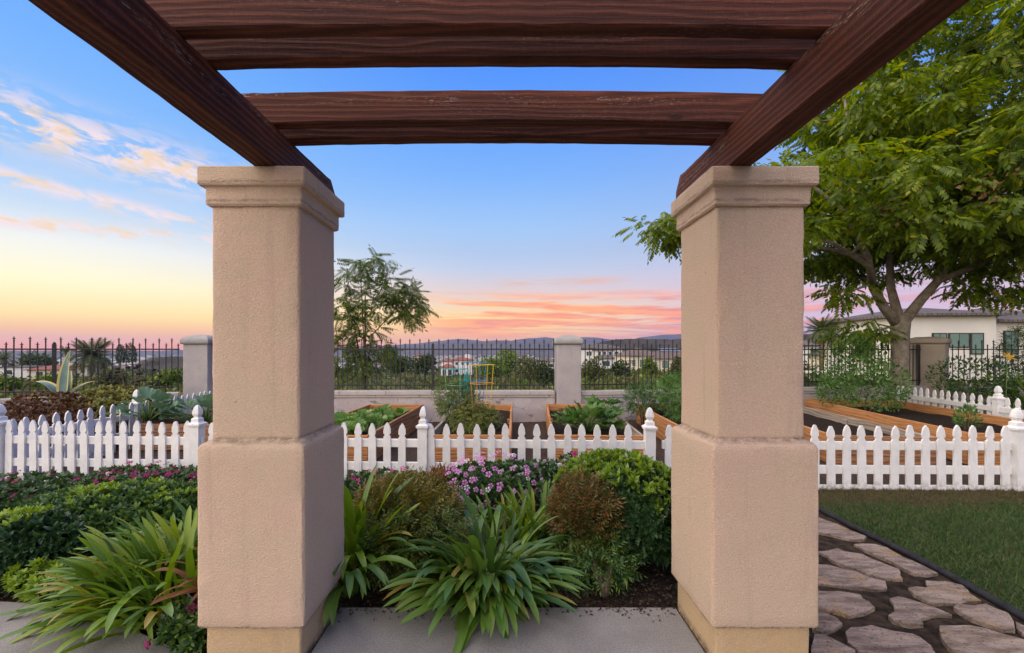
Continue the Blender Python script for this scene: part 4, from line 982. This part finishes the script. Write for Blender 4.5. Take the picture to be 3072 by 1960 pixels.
# ------------------------------------------------------------------ trees
def bez(p0, p1, p2, n):
    t_ = np.linspace(0, 1, n)[:, None]; p0, p1, p2 = map(np.array, (p0, p1, p2))
    return (1-t_)**2*p0+2*t_*(1-t_)*p1+t_**2*p2
def tree(name, label, base, trunk, limbs, clumps, per, tpl, lsize, mat, r0, cr=(.6, .6, .3), bark='bark_grey', extra=None, cat='tree', droop=.35, twig_r=.010):
    """trunk: list of (x,y,z,r); limbs: lists of (x,y,z,r); clumps: (n,3) centres, all relative to base"""
    t = thing(name, label, cat, base)
    mb = MB(); mb.tube([p[:3] for p in trunk], [p[3]*.9 for p in trunk], 14)
    tr = obj('trunk', mb.mesh('trunk', M[bark], True), t)
    lb = MB(); nodes = []; rads = []
    for L in limbs:
        n = max(4, len(L)); lb.tube([p[:3] for p in L], [p[3]*.8 for p in L], 9)
        for a, b in zip(L, L[1:]):
            for f in np.linspace(0, 1, 5): nodes.append(np.array(a[:3])*(1-f)+np.array(b[:3])*f); rads.append(a[3]*(1-f)+b[3]*f)
    nodes.append(np.array(trunk[-1][:3])); rads.append(trunk[-1][3])
    top = np.array(trunk[-1][:3])
    order = np.argsort(np.linalg.norm(clumps-top, axis=1))
    for i in order:
        c_ = clumps[i]; N_ = np.array(nodes); d = np.linalg.norm(N_-c_, axis=1)+.6*np.maximum(0, N_[:, 2]-c_[2])
        j = int(np.argmin(d)); p0 = N_[j]; ln = np.linalg.norm(c_-p0)
        mid_ = (p0+c_)/2+np.array((0, 0, -.08*ln))+rng.normal(0, .06*ln+.01, 3)
        pts = bez(p0, mid_, c_, 6); ra = min(rads[j]*.75, .012+.022*ln+twig_r); rs = np.linspace(ra, twig_r*.6, 6)
        lb.tube(pts, list(rs), 6)
        for p, r_ in zip(pts[1:], rs[1:]): nodes.append(p); rads.append(r_)
    obj('limbs', lb.mesh('limbs', M[bark], True), t)
    n = len(clumps)*per; ci = np.repeat(np.arange(len(clumps)), per)
    d = rdir(n); rr = rng.random(n)**.45
    P = clumps[ci]+d*rr[:, None]*np.array(cr)*rng.uniform(.8, 1.2, (len(clumps), 1))[ci]
    A = unit(d*np.array((1, 1, .3))+rng.normal(0, .35, (n, 3))+np.array((0, 0, -droop))); N_ = unit(np.array((0, 0, 1.))+.35*d+rng.normal(0, .3, (n, 3)))
    kind(obj('crown', mesh('crown', *scatter(*tpl, P, A, N_, lsize*rng.uniform(.7, 1.2, n)), ML[mat]), t), 'stuff')
    if extra is not None:
        e = np.repeat(extra, 26, 0); e = e+rng.normal(0, .13, e.shape)*np.array((1, 1, 1.3))
        kind(obj('seed_pods', mesh('seed_pods', *scatter(*LEAFW, e, rdir(len(e))+np.array((0, 0, -.8)), rdir(len(e)), rng.uniform(.06, .11, len(e))), ML['tan']), t), 'stuff')
    return t
def ell_points(n, c, r, shell=.35, mind=.45):
    out = []; tries = 0
    while len(out) < n and tries < n*60:
        tries += 1; d = rng.normal(size=3); d /= np.linalg.norm(d); p = np.array(c)+d*np.array(r)*(shell+(1-shell)*rng.random()**.6)
        if all(np.linalg.norm(p-q) > mind for q in out[-400:]): out.append(p)
    return np.array(out)
# the big tree on the right: base at (9.27, 10.0)
lo_ = ell_points(190, (-.1, -.2, 4.6), (5.0, 3.6, 1.9), .25, .55); up_ = ell_points(210, (1.3, -.2, 7.2), (4.4, 3.3, 3.6), .25, .6)
cl = np.concatenate([lo_, up_]); px_c = 506+425*(cl[:, 0]+9.27)/(cl[:, 1]+10.0)
cl = cl[(cl[:, 2] > np.where(cl[:, 0] < -.6, 3.6, 3.3)) & ~((np.abs(cl[:, 0]) < .9) & (np.abs(cl[:, 1]) < .9) & (cl[:, 2] < 3.6)) & ~((cl[:, 2] > 5.6) & (cl[:, 0] < -2.3-.25*(cl[:, 2]-5.6)*0))]
spray = np.array([(-5.35, .1, 4.42), (-5.75, .15, 4.55), (-4.9, .1, 4.6), (-5.5, .2, 4.2), (-4.5, .0, 4.5)])
low = np.array([(-1.5, -.1, 2.85), (-.75, .3, 2.0), (-.5, .5, 1.85), (1.3, -.3, 2.95), (2.0, -.3, 2.9), (2.7, -.4, 2.85)])
cl = np.concatenate([cl, spray, low])
trunk = [(0,0,-.15,.30), (.0,0,.0,.245), (-.02,0,.35,.205), (-.01,0,.9,.19), (.0,0,1.5,.185), (.0,0,1.9,.20), (.02,0,2.2,.21), (.03,0,2.36,.16)]
limbs = [[(-.05,0,2.1,.15), (-.42,-.05,2.50,.125), (-.72,-.1,2.95,.11), (-1.0,-.3,3.6,.09), (-1.7,-.5,4.6,.07), (-2.6,-.5,5.3,.04)],
         [(.08,0,2.15,.15), (.45,-.05,2.68,.125), (.78,-.1,3.1,.11), (1.1,-.2,3.8,.10), (1.5,-.4,5.0,.075), (1.9,-.6,6.6,.05), (2.1,-.6,8.2,.03)],
         [(.03,.05,2.2,.14), (.1,.35,3.0,.11), (.2,.5,4.2,.09), (.3,.4,5.8,.07), (.2,.2,7.6,.04)],
         [(.78,-.1,3.1,.09), (1.6,-.8,3.6,.075), (2.8,-1.2,4.2,.055), (3.8,-1.3,4.8,.03)],
         [(-.72,-.1,2.95,.085), (-1.5,-.9,3.3,.065), (-2.6,-1.3,3.7,.045), (-3.6,-1.2,4.0,.03)],
         [(-1.0,-.3,3.6,.07), (-2.4,.2,4.1,.055), (-3.8,.3,4.4,.035), (-4.9,.15,4.45,.02)],
         [(1.1,-.2,3.8,.08), (.9,-1.2,4.6,.065), (.6,-2.0,5.6,.05), (.3,-2.3,6.6,.03)],
         [(.2,.5,4.2,.07), (-.8,.0,5.2,.055), (-1.5,-.4,6.2,.04), (-1.8,-.6,7.2,.025)]]
pods = np.array([(-2.25, -2.4, 4.15), (-1.2, -2.9, 4.25), (-1.05, -2.8, 4.15), (1.0, -2.6, 8.2), (1.25, -2.6, 8.5)])
tree('shade_tree', 'big leafy green shade tree with grey trunk at the right', (9.27, 10.0, 0), trunk, limbs, cl, 42, PIN5, .43, 'tree', .2, (.58, .58, .27), extra=pods)
# the sapling beyond the iron fence
bx, by = X(364, 10.5), 10.5
def sp_(px, py, d=0.): return (X(px, by+d)-bx, d, Z(py, by+d)+.45)
sc = np.array([sp_(*q) for q in [(360,262),(372,258,.3),(350,272,-.3),(383,265),(390,278),(366,276),(345,285),(360,292,.3),(378,290,-.3),(392,296),(340,300),(352,305),(370,303),(385,300,.3),(400,292),(408,284),(338,312),(350,318),(362,316,.2),(378,312),(402,303),(415,300),(412,292),(418,308),(404,312),(410,318),(340,330),(352,333),(372,328),(345,345),(360,348),(380,345),(370,356),(350,360),(388,352),(395,360,.3),(340,366),(365,368),(335,352)]])
base_s = (bx, by, -.45)
tree('sapling', 'slender young tree with drooping compound leaves beyond the iron fence', base_s, [(0,0,-.6,.05), (0,0,.5,.045), (.02,0,1.6,.035), (.03,0,2.6,.025), (.03,0,3.3,.015)],
     [[(.0,0,1.0,.03), sp_(372,335)+(.022,), sp_(388,318)+(.018,), sp_(404,304)+(.010,)], [(0,0,1.2,.028), sp_(355,330)+(.02,), sp_(346,308)+(.012,)], [(.02,0,1.5,.02), sp_(362,300)+(.015,), sp_(360,270)+(.01,)]], sc, 19, PIN6, .44, 'sapling', .05, (.25, .25, .17), bark='twig', droop=.2)

# trees, shrubs and brush beyond the fence
def far_tree(name, label, px, py_top, py_bot, d, wpx, mat, n=1500, tpl=LEAFW, group=None, leaf=None):
    x = X(px, d); zt = Z(py_top, d); zb = Z(py_bot, d); w_ = wpx/425*d/2; h = zt-zb
    t = thing(name, label, 'tree', (x, d, zb), 0, group)
    g = float(land(x, d))-zb
    mb = MB(); mb.tube([(0, 0, min(g, 0)-1), (0, 0, h*.5), (w_*.1, 0, h*.8)], [w_*.09, w_*.07, w_*.02], 7); obj('trunk', mb.mesh('trunk', M['twig']), t)
    parts = []
    for k in range(7):
        c_ = (random.uniform(-.5, .5)*w_, random.uniform(-.5, .5)*w_, h*random.uniform(.42, .80)); rr = random.uniform(.45, .65)
        P, o_ = lumpy_points(n//7, c_, (w_*rr, w_*rr, h*rr*.52), 8, .5)
        parts.append(clump(tpl, P, o_, leaf or max(.16, d*.0062), .1, .8))
    kind(obj('crown', mesh('crown', *joinVF(parts), ML[mat]), t), 'stuff')
    return t
far_tree('tree', 'dark rounded tree on the hillside right of the sapling', 400, 357, 381, 95, 26, 'darktree')
far_tree('tree', 'dark rounded tree left of the white villa', 425, 356, 380, 105, 30, 'darktree')
far_tree('tree', 'grey-green tall tree behind the sapling on the hillside', 391, 349, 376, 120, 14, 'brush')
far_tree('tree', 'green leafy tree right of the white villa', 489, 356, 386, 75, 34, 'brush_green')
far_tree('tree', 'olive tree on the hillside left of the domed middle pillar', 530, 358, 392, 62, 36, 'brush')
far_tree('tree', 'bright green bushy tree behind the iron fence left of the middle pillar', 508, 352, 384, 85, 30, 'brush_green')
far_tree('tree', 'dark bushy tree just left of the domed middle pillar', 546, 361, 396, 52, 22, 'darktree')
far_tree('tree', 'brown-green bush just right of the domed middle pillar', 594, 359, 398, 42, 26, 'brush')
far_tree('tree', 'dark bush beside the white two-storey house beyond the fence', 618, 362, 392, 60, 22, 'darktree')
far_tree('tree', 'leafy bush in front of the tan-roofed house', 652, 362, 388, 66, 20, 'brush_green')
far_tree('tree', 'shaggy bush at the left edge of the right pergola pillar', 676, 360, 390, 55, 18, 'brush')
far_tree('tree', 'yellow-green low bush beyond the fence behind the dry seed stalks', 166, 373, 396, 30, 30, 'brush_green')
far_tree('tree', 'bright green hedge bush beyond the fence left of the agave', 15, 376, 400, 26, 40, 'brush_green')
far_tree('tree', 'green bush beyond the fence behind the agave', 52, 374, 398, 30, 36, 'brush_green')
far_tree('tree', 'dull grey-green bush under the large date palm', 112, 370, 396, 45, 34, 'brush')
far_tree('tree', 'grey-green tree left of the large date palm', 38, 358, 378, 120, 34, 'darktree')
far_tree('tree', 'leafy tree beyond the fence between the palm and the big tree trunk', 868, 332, 388, 22, 16, 'brush_green', 1300, PIN4)
far_tree('tree', 'bush beyond the iron fence left of the palm on the right', 800, 362, 392, 40, 30, 'brush')
# cypresses
for px, lb in ((120.5, 'slim dark cypress left of the pair beyond the fence'), (132, 'slim dark cypress right of the pair beyond the fence')):
    d = 120; x = X(px, d); zb = Z(369, d); h = Z(346.5, d)-zb; t = thing('cypress', lb, 'tree', (x, d, zb), 0, 'cypress pair')
    P, o_ = lumpy_points(900, (0, 0, h*.5), (1.0, 1.0, h*.56), 8, .6); kind(obj('crown', mesh('crown', *clump(LEAFN, P, o_, .55, 2.2, .25), ML['darktree']), t), 'stuff')
    mb = MB(); mb.tube([(0, 0, -4), (0, 0, h*.6)], .15, 6); obj('trunk', mb.mesh('trunk', M['twig']), t)
# palms: every frond its own piece
def frond_mesh(i, mat, arch, n=18):
    V, F = [], []; x = z = 0; e0 = 0
    for k in range(n):
        t_ = k/n; e = R(30-arch*t_); x2 = x+math.cos(e)/n; z2 = z+math.sin(e)/n
        L = .26*math.sin(math.pi*(.12+.85*t_))+.03
        for s_ in (-1, 1):
            b = len(V); V += [(x, 0, z), (x2, 0, z2), (x2+L*.75, s_*L*.62, z2-L*.32+.03)]; F.append((b, b+1, b+2))
        b = len(V); V += [(x, -.008, z), (x, .008, z), (x2, .008, z2), (x2, -.008, z2)]; F += [(b, b+1, b+2), (b, b+2, b+3)]
        x, z = x2, z2
    return mesh('frond', np.array(V, float), np.array(F), ML[mat])
FR = [frond_mesh(i, 'palm', a) for i, a in enumerate((25, 60, 95, 125))]
def palm(label, px, py_top, d, wpx, nf=44, trunk_r=None, zb=None, thick=.035):
    w_ = wpx/425*d; L = w_*.52; x = X(px, d); zc = Z(py_top, d)-L*.62; zb = float(land(x, d))-1 if zb is None else zb
    t = thing('palm_tree', label, 'palm', (x, d, zc)); r_ = trunk_r or L*.09
    mb = MB(); H = zb-zc; mb.tube([(0, 0, H), (0, 0, H*.5), (0, 0, -.1*L), (0, 0, .05*L)], [r_*1.15, r_, r_*1.2, r_*.9], 9); obj('trunk', mb.mesh('trunk', M['palmtrunk'], True), t)
    for k in range(nf):
        f = k/nf; e = 75-115*f+random.gauss(0, 6); me = FR[min(3, max(0, int(f*3.2+random.gauss(0, .4))))]
        obj('frond', me, t, (0, 0, 0), (random.gauss(0, .2), R(-e*.75+18), k*2.4+random.gauss(0, .1)), L*random.uniform(.85, 1.1))
palm('large spreading date palm beyond the iron fence left of the cypresses', 92, 341.5, 72, 43, 60)
palm('small fan-shaped palm left of the large date palm', 66, 347, 120, 14, 26)
palm('distant palm at the far left edge', 4, 352, 110, 22, 30)
palm('distant palm above the red-roofed house', 28, 353, 130, 20, 30)
palm('second distant palm above the red-roofed house', 43, 352.5, 135, 20, 30)
palm('feathery date palm beyond the fence right of the right pergola pillar', 822, 318.5, 40, 36, 52)
palm('palm partly hidden behind the big tree trunk', 884, 318, 48, 34, 46)
palm('palm at the right edge beside the cream house roof', 1030, 313, 36, 30, 40)
# hillside brush, one mass
def brush(name, label, n, dr, azr, mat, sz, per=26, hfac=(.6, 1.8)):
    d = np.exp(rng.uniform(math.log(dr[0]), math.log(dr[1]), n)); a = np.radians(rng.uniform(azr[0], azr[1], n))
    x = d*np.sin(a); y = d*np.cos(a); k = y > fence_y(x)+1.0; x, y, d = x[k], y[k], d[k]
    r_ = rng.uniform(*hfac, len(x))*np.interp(d, [10, 60, 300], [.55, 1, 1.8]); r_ = np.minimum(r_, .3+.06*d)
    z = land(x, y); m_ = len(x); ci = np.repeat(np.arange(m_), per); dd = rdir(m_*per); dd[:, 2] = np.abs(dd[:, 2])
    P = np.stack([x, y, z], -1)[ci]+dd*r_[ci][:, None]*np.array((1, 1, .85))*(.55+.45*rng.random((m_*per, 1)))
    A = unit(dd+rng.normal(0, .6, dd.shape)); o = obj(name, mesh(name, *scatter(*LEAFW, P, A, unit(dd+rng.normal(0, .5, dd.shape)), np.minimum(r_*sz, .05+.009*d)[ci]*rng.uniform(.6, 1.3, len(P))), ML[mat])); kind(o, 'stuff'); tag(o, label, 'brush')
brush('hillside_brush', 'brown-green brush covering the hillside beyond the iron fence', 3600, (13, 420), (-58, 58), 'brush', .46, 34, (.7, 2.2))
brush('hillside_shrubs', 'scattered greener shrubs over the hillside beyond the iron fence', 1300, (14, 300), (-58, 58), 'brush_green', .44, 36, (.7, 2.0))
brush('valley_trees', 'distant dark trees dotted over the valley floor', 1400, (260, 1800), (-56, 40), 'darktree', .45, 16, (1.6, 3.4))

# ------------------------------------------------------------------ houses
M['wall_white'] = mat_plain('house_white', (.72,.70,.66), (.66,.64,.60), .6, .9, .1, 5, .01)
M['wall_cream'] = mat_plain('house_cream', (.70,.62,.46), (.64,.56,.42), .6, .9, .1, 5, .01)
M['wall_offwhite'] = mat_plain('house_offwhite', (.72,.67,.57), (.66,.62,.53), .6, .9, .1, 5, .01)  # off-white wall colour of the large house at the right
M['wall_pale'] = mat_plain('house_pale', (.60,.56,.50), (.54,.50,.45), .6, .9, .1, 5, .01)
M['roof_red'] = mat_plain('roof_red', (.20,.065,.045), (.27,.10,.07), 1.2, .9, .5, 4, .05)
def mat_roof(name, c1, c2):
    m_, t = newmat(name); v = ocoord(t, False)
    br = t.n('ShaderNodeTexBrick', {'Vector': v, 'Scale': 1.0, 'Color1': (*c1, 1), 'Color2': (*c2, 1), 'Mortar': (.05,.04,.04,1), 'Mortar Size': .03, 'Brick Width': .34, 'Row Height': .36})
    finish(t, br.outputs[0], .9, br.outputs[1], .6, .03, .15); return m_
M['roof_tan'] = mat_roof('roof_tan', (.17,.13,.105), (.22,.17,.14)); M['roof_grey'] = mat_roof('roof_grey', (.13,.11,.10), (.18,.155,.14))
M['glass'] = mat_plain('window_glass', (.03,.05,.05), (.05,.075,.07), 1, .12, 0, spec=.6)
M['glass_green'] = mat_plain('window_blind', (.12,.20,.16), (.15,.24,.19), 1, .3, 0, spec=.5)
M['frame_dark'] = mat_plain('window_frame', (.04,.035,.03), (.06,.05,.045), 9, .6, 0); M['solar'] = mat_plain('solar_glass', (.22,.26,.30), (.26,.30,.34), 1, .2, 0, spec=.6)
def house(label, ox, oy, oz, rz, blocks, wall_m, roof_m, wins=(), name='house', extra=None, glass='glass', group=None):
    """blocks: (x0,x1,y0,y1,z0,z1,roof height, overhang) in local metres, front at -y; wins: (x0,x1,z0,z1,y)"""
    t = thing(name, label, 'house', (ox, oy, oz), rz, group)
    for (x0, x1, y0, y1, z0, z1, rh, ov) in blocks:
        mb = MB(); mb.box((x0, y0, z0), (x1, y1, z1)); obj('wall', mb.mesh('wall', M[wall_m]), t)
        a, b, c_, d = x0-ov, x1+ov, y0-ov, y1+ov; e = .18; ins = min((b-a), (d-c_))/2
        if (b-a) >= (d-c_): r1, r2 = (a+ins, (c_+d)/2), (b-ins+.01, (c_+d)/2)
        else: r1, r2 = ((a+b)/2, c_+ins), ((a+b)/2, d-ins+.01)
        V = [(a,c_,z1), (b,c_,z1), (b,d,z1), (a,d,z1), (a,c_,z1+e), (b,c_,z1+e), (b,d,z1+e), (a,d,z1+e), (*r1, z1+rh), (*r2, z1+rh)]
        F = [(0,3,2,1), (0,1,5,4), (1,2,6,5), (2,3,7,6), (3,0,4,7)]
        F += [(4,5,9,8), (5,6,9), (6,7,8,9), (7,4,8)] if (b-a) >= (d-c_) else [(4,5,8), (5,6,9,8), (6,7,9), (7,4,8,9)]
        obj('roof', mesh('roof', V, F, M[roof_m]), t)
    for (x0, x1, z0, z1, y) in wins:
        f = MB(); f.box((x0-.08, y-.05, z0-.08), (x1+.08, y+.02, z1+.08)); fo = obj('window', f.mesh('window', M['frame_dark']), t)
        n = 2 if x1-x0 > .9 else 1
        for k in range(n):
            g = MB(); g.box((x0+(x1-x0)*k/n+.03, y-.07, z0), (x0+(x1-x0)*(k+1)/n-.03, y-.049, z1)); obj('pane', g.mesh('pane', M[glass]), fo)
    if extra: extra(t)
    return t
# white villa in the middle (D about 190)
d = 190; u = d/425
def villa(t):
    mb = MB(); mb.box((10.1, 3.5, 7.0), (12.4, 5.5, 9.2)); obj('chimney', mb.mesh('chimney', M['wall_white']), t)
    for x in (1.1, 3.6):
        a = MB(); a.box((x, -4.3, .2), (x+1.5, -4.05, 2.6)); obj('archway', a.mesh('archway', M['frame_dark']), t)
house('white villa with red tile roofs on the hillside left of the wire cages', X(441.5, d), d, Z(375, d), 0, [(0, 4.6, 0, 8, 0, 6.0, 1.3, .5), (4.4, 13.5, 1, 10, 0, 6.4, 1.9, .6), (.4, 5.8, -4, 0, 0, 3.4, 1.6, .5)], 'wall_white', 'roof_red', [(6.2, 7.0, 4.6, 5.6, .98), (8.9, 9.7, 4.6, 5.6, .98), (11.2, 12, 4.6, 5.6, .98), (6.2, 7.2, 1.4, 2.6, .98)], extra=villa)
# white two-storey house right of the domed pillar (D about 150)
d = 150
house('white two-storey house with grey hip roofs right of the domed middle pillar', X(580, d), d, Z(368, d), R(-4), [(0, 15, 2, 12, 0, 6.9, 1.7, .8), (5, 11.6, -1.5, 6, 0, 6.2, 1.6, .6), (5.6, 11.2, -5, -1.5, 0, 3.4, 1.4, .7)], 'wall_white', 'roof_grey', [(6.2, 6.9, 4.5, 5.7, -1.52), (8, 8.7, 4.5, 5.7, -1.52), (9.9, 10.6, 4.5, 5.7, -1.52), (7.2, 9.4, 1.0, 2.5, -5.02), (2.6, 3.2, 4.4, 5.7, 1.98), (3.5, 4.2, 4.4, 5.7, 1.98), (12.6, 13.6, 4.4, 5.6, 1.98)])
# cream house with a low tan roof
d = 112
def panels(t):
    for k in range(3):
        m_ = mesh('solar_panel', [(9.2+k*1.9, 1.6, 5.35), (10.9+k*1.9, 1.6, 5.35), (10.9+k*1.9, 3.4, 6.05), (9.2+k*1.9, 3.4, 6.05), (9.2+k*1.9, 1.6, 5.29), (10.9+k*1.9, 1.6, 5.29), (10.9+k*1.9, 3.4, 5.99), (9.2+k*1.9, 3.4, 5.99)], [(0,1,2,3), (7,6,5,4), (0,4,5,1), (1,5,6,2), (2,6,7,3), (3,7,4,0)], M['solar']); obj('solar_panel', m_, t)
house('low cream house with tan tile roof left of the right pergola pillar', X(629, d), d, Z(371, d), R(3), [(0, 9, 0, 12, 0, 3.9, 2.2, .6), (6, 20, -2, 10, 0, 3.2, 2.9, .6)], 'wall_cream', 'roof_tan', [(3.0, 4.4, 1.2, 2.9, -.02), (1.0, 1.6, 1.4, 2.8, -.02), (8.2, 9.8, 1.0, 2.6, -2.02), (12, 13.4, 1.0, 2.6, -2.02)], extra=panels, glass='glass_green')
d = 210
house('pale house with grey roof half hidden left of the domed middle pillar', X(536, d), d, Z(369, d), R(2), [(0, 12, 0, 9, 0, 3.6, 1.8, .6)], 'wall_pale', 'roof_tan', [(2, 3.4, 1, 2.4, -.02), (7, 8.4, 1, 2.4, -.02)])
# cream house at the right
d = 32
def gutter(t):
    mb = MB(); mb.tube([(6.0, -.12, 3.75-.05), (6.02, -.12, 0)], .05, 8); obj('downspout', mb.mesh('downspout', M['frame_dark']), t)
house('large cream house with grey tile roof at the right behind the big tree', X(909, d), d, -2.75, R(-3), [(0, 6.2, 0, 9, 0, 6.8, .95, .55), (5.9, 14.5, .8, 9, 0, 6.35, 1.5, .55)], 'wall_offwhite', 'roof_grey', [(1.7, 2.6, 4.6, 5.45, -.02), (2.85, 4.2, 4.5, 5.45, -.02), (4.4, 5.2, 4.0, 5.45, -.02), (7.6, 8.5, 4.0, 5.65, .78), (10.1, 11.0, 4.2, 5.75, .78), (12.4, 13.3, 4.2, 5.75, .78)], extra=gutter, glass='glass_green')
d = 85
house('white house with low roof left of the palm on the right', X(800, d), d, Z(372, d), R(-6), [(0, 18, 0, 9, 0, 5.2, 1.4, .7), (3, 12, -4, 0, 0, 3.0, 1.2, .5)], 'wall_white', 'roof_tan', [(2+2.6*k, 3.4+2.6*k, 3.3, 4.6, -.02) for k in range(6)])
d = 46
house('beige garage with dark doorway beyond the fence left of the big trunk', X(842, d), d, Z(384, d), R(-5), [(0, 7.5, 0, 6, 0, 3.0, .8, .4)], 'wall_cream', 'roof_grey', [(.6, 2.4, .2, 2.4, -.02)])
d = 38; mb = MB(); mb.box((0, 0, -1.0), (9.5, .25, 1.25)); o = obj('boundary_wall', mb.mesh('boundary_wall', M['wall_white']), None, (X(790, d), d, Z(378, d)-.6), (0, 0, R(-2))); tag(o, 'low white boundary wall below the feathery palm on the right', 'wall')
# left: red roofed house and neighbours
d = 108
house('cream house with dark red roof beyond the fence left of the agave', X(27, d), d, Z(379, d), R(12), [(0, 8, 0, 7, 0, 2.2, 1.3, .5), (3.5, 11, 3, 9, 0, 2.9, .5, .4)], 'wall_cream', 'roof_red', [(2, 3.2, .8, 1.7, -.02), (5, 6.2, .8, 1.7, -.02)])
house('white flat house at the far left edge beyond the fence', X(-4, d), d, Z(378, d), R(12), [(0, 7, 0, 7, 0, 2.6, .5, .3)], 'wall_white', 'roof_grey', [(2, 3.2, 1, 1.9, -.02)])
d = 240
for px, py, lb in ((398, 370, 'small white house in the trees behind the sapling'), (412, 363, 'small pale house above the dark rounded trees')):
    house(lb, X(px, d), d, Z(py, d), R(random.uniform(-10, 10)), [(0, 7, 0, 7, 0, 3.6, 1.3, .4)], 'wall_white', 'roof_red' if px == 412 else 'roof_tan', [(2, 3.2, 1.2, 2.4, -.02)])
# the distant town, one mass of small buildings
mbs = MB(); n = 2600
for k in range(n):
    d = math.exp(random.uniform(math.log(420), math.log(2300))); a = R(random.triangular(-56, 20, -46)); x, y = d*math.sin(a), d*math.cos(a)
    if vnoise(np.array(x), np.array(y), .006, 3) < -.15: continue
    z = float(land(x, y))-.5; w_ = random.uniform(6, 16); h = random.uniform(3.5, 9); dp = random.uniform(6, 14)
    mbs.box((x-w_/2, y-dp/2, z), (x+w_/2, y+dp/2, z+h))
m_, t = newmat('town_walls'); r_ = t.n('ShaderNodeNewGeometry').outputs['Random Per Island']
finish(t, t.ramp(r_, [(0, (.30,.26,.22)), (.4, (.45,.41,.36)), (.75, (.62,.59,.55)), (1, (.28,.17,.13))], 'CONSTANT'), .9)
o = obj('distant_town', mbs.mesh('distant_town', m_)); kind(o, 'stuff'); tag(o, 'pale buildings of the distant town spread over the valley', 'town')

# ------------------------------------------------------------------ hills
def ridge(name, d, pts, mat, depth=600, base=-40, rough=2.0, seed=1, n=160):
    """pts: (px, py) skyline; a ridge with real depth"""
    px = np.linspace(pts[0][0], pts[-1][0], n); py = np.interp(px, [p[0] for p in pts], [p[1] for p in pts])
    V = []; rows = [(-depth, 0), (-depth*.6, .30), (-depth*.3, .66), (-depth*.1, .94), (0, 1.0), (depth*.3, .7), (depth, 0)]
    for dy, f in rows:
        for i in range(n):
            x = X(px[i], d); zt = Z(py[i], d)+rough*math.sin(i*.9+seed)*math.cos(i*.37)*.5+rough*.5*math.sin(i*2.3)
            s_ = (d+dy)/d
            V.append((x*s_, d+dy, base+(zt-base)*f+rough*2*math.sin(i*.5+dy*.01+seed)*f*(1-f)))
    F = np.array([[j*n+i, j*n+i+1, (j+1)*n+i+1, (j+1)*n+i] for j in range(len(rows)-1) for i in range(n-1)])
    return kind(obj(name, mesh(name, np.array(V), F, mat, True)), 'structure')
M['hillmat'] = mat_plain('hill_scrub', (.075,.06,.042), (.12,.095,.065), .01, .95, .4, .05, 3, .1, obj_coord=False)
M['hillnear'] = mat_plain('near_hill_scrub', (.035,.032,.020), (.075,.058,.040), .03, .95, .8, .25, 2, .1, obj_coord=False)
ridge('hills', 2500, [(-700, 351), (150, 350.6), (300, 349), (420, 346), (436, 343), (455, 341.5), (470, 343), (500, 339.5), (520, 342.5), (560, 340), (600, 341), (645, 344), (1700, 347)], M['hillmat'], 700, -45, 3, 2)
ridge('mountains', 3700, [(330, 349), (380, 346), (420, 343), (447, 340), (462, 338.5), (478, 341), (500, 342), (530, 338), (545, 337), (560, 339), (582, 336.8), (600, 338), (622, 341), (640, 337.5), (660, 335), (680, 334), (720, 333), (800, 334), (900, 337), (1700, 340)], M['hillmat'], 1000, -45, 4, 5)
ridge('dark_hill', 520, [(575, 350), (590, 345), (605, 341), (622, 339), (640, 338.5), (672, 339.5), (720, 337), (780, 334), (850, 333), (920, 338), (1024, 344), (1300, 350)], M['hillnear'], 260, -26, .8, 3)
ridge('brown_slope', 330, [(128, 372), (140, 361), (155, 357), (175, 356), (200, 358), (225, 364), (240, 372)], M['hillnear'], 120, -24, .5, 4, 60)

# ------------------------------------------------------------------ the evening haze over the valley
HAZE = 0.00011
mb = MB(); mb.box((-5300, -5300, -60), (5300, 5300, 165))
m_ = bpy.data.materials.new('haze'); m_.use_nodes = True; t = NT(m_.node_tree)
pv = t.n('ShaderNodeVolumePrincipled', {'Color': (.40, .56, 1.0, 1), 'Density': HAZE, 'Anisotropy': .2})
t.n('ShaderNodeOutputMaterial', {'Volume': pv.outputs[0]})
o = obj('haze', mb.mesh('haze', m_)); kind(o, 'stuff'); tag(o, 'bluish evening haze over the valley', 'haze')
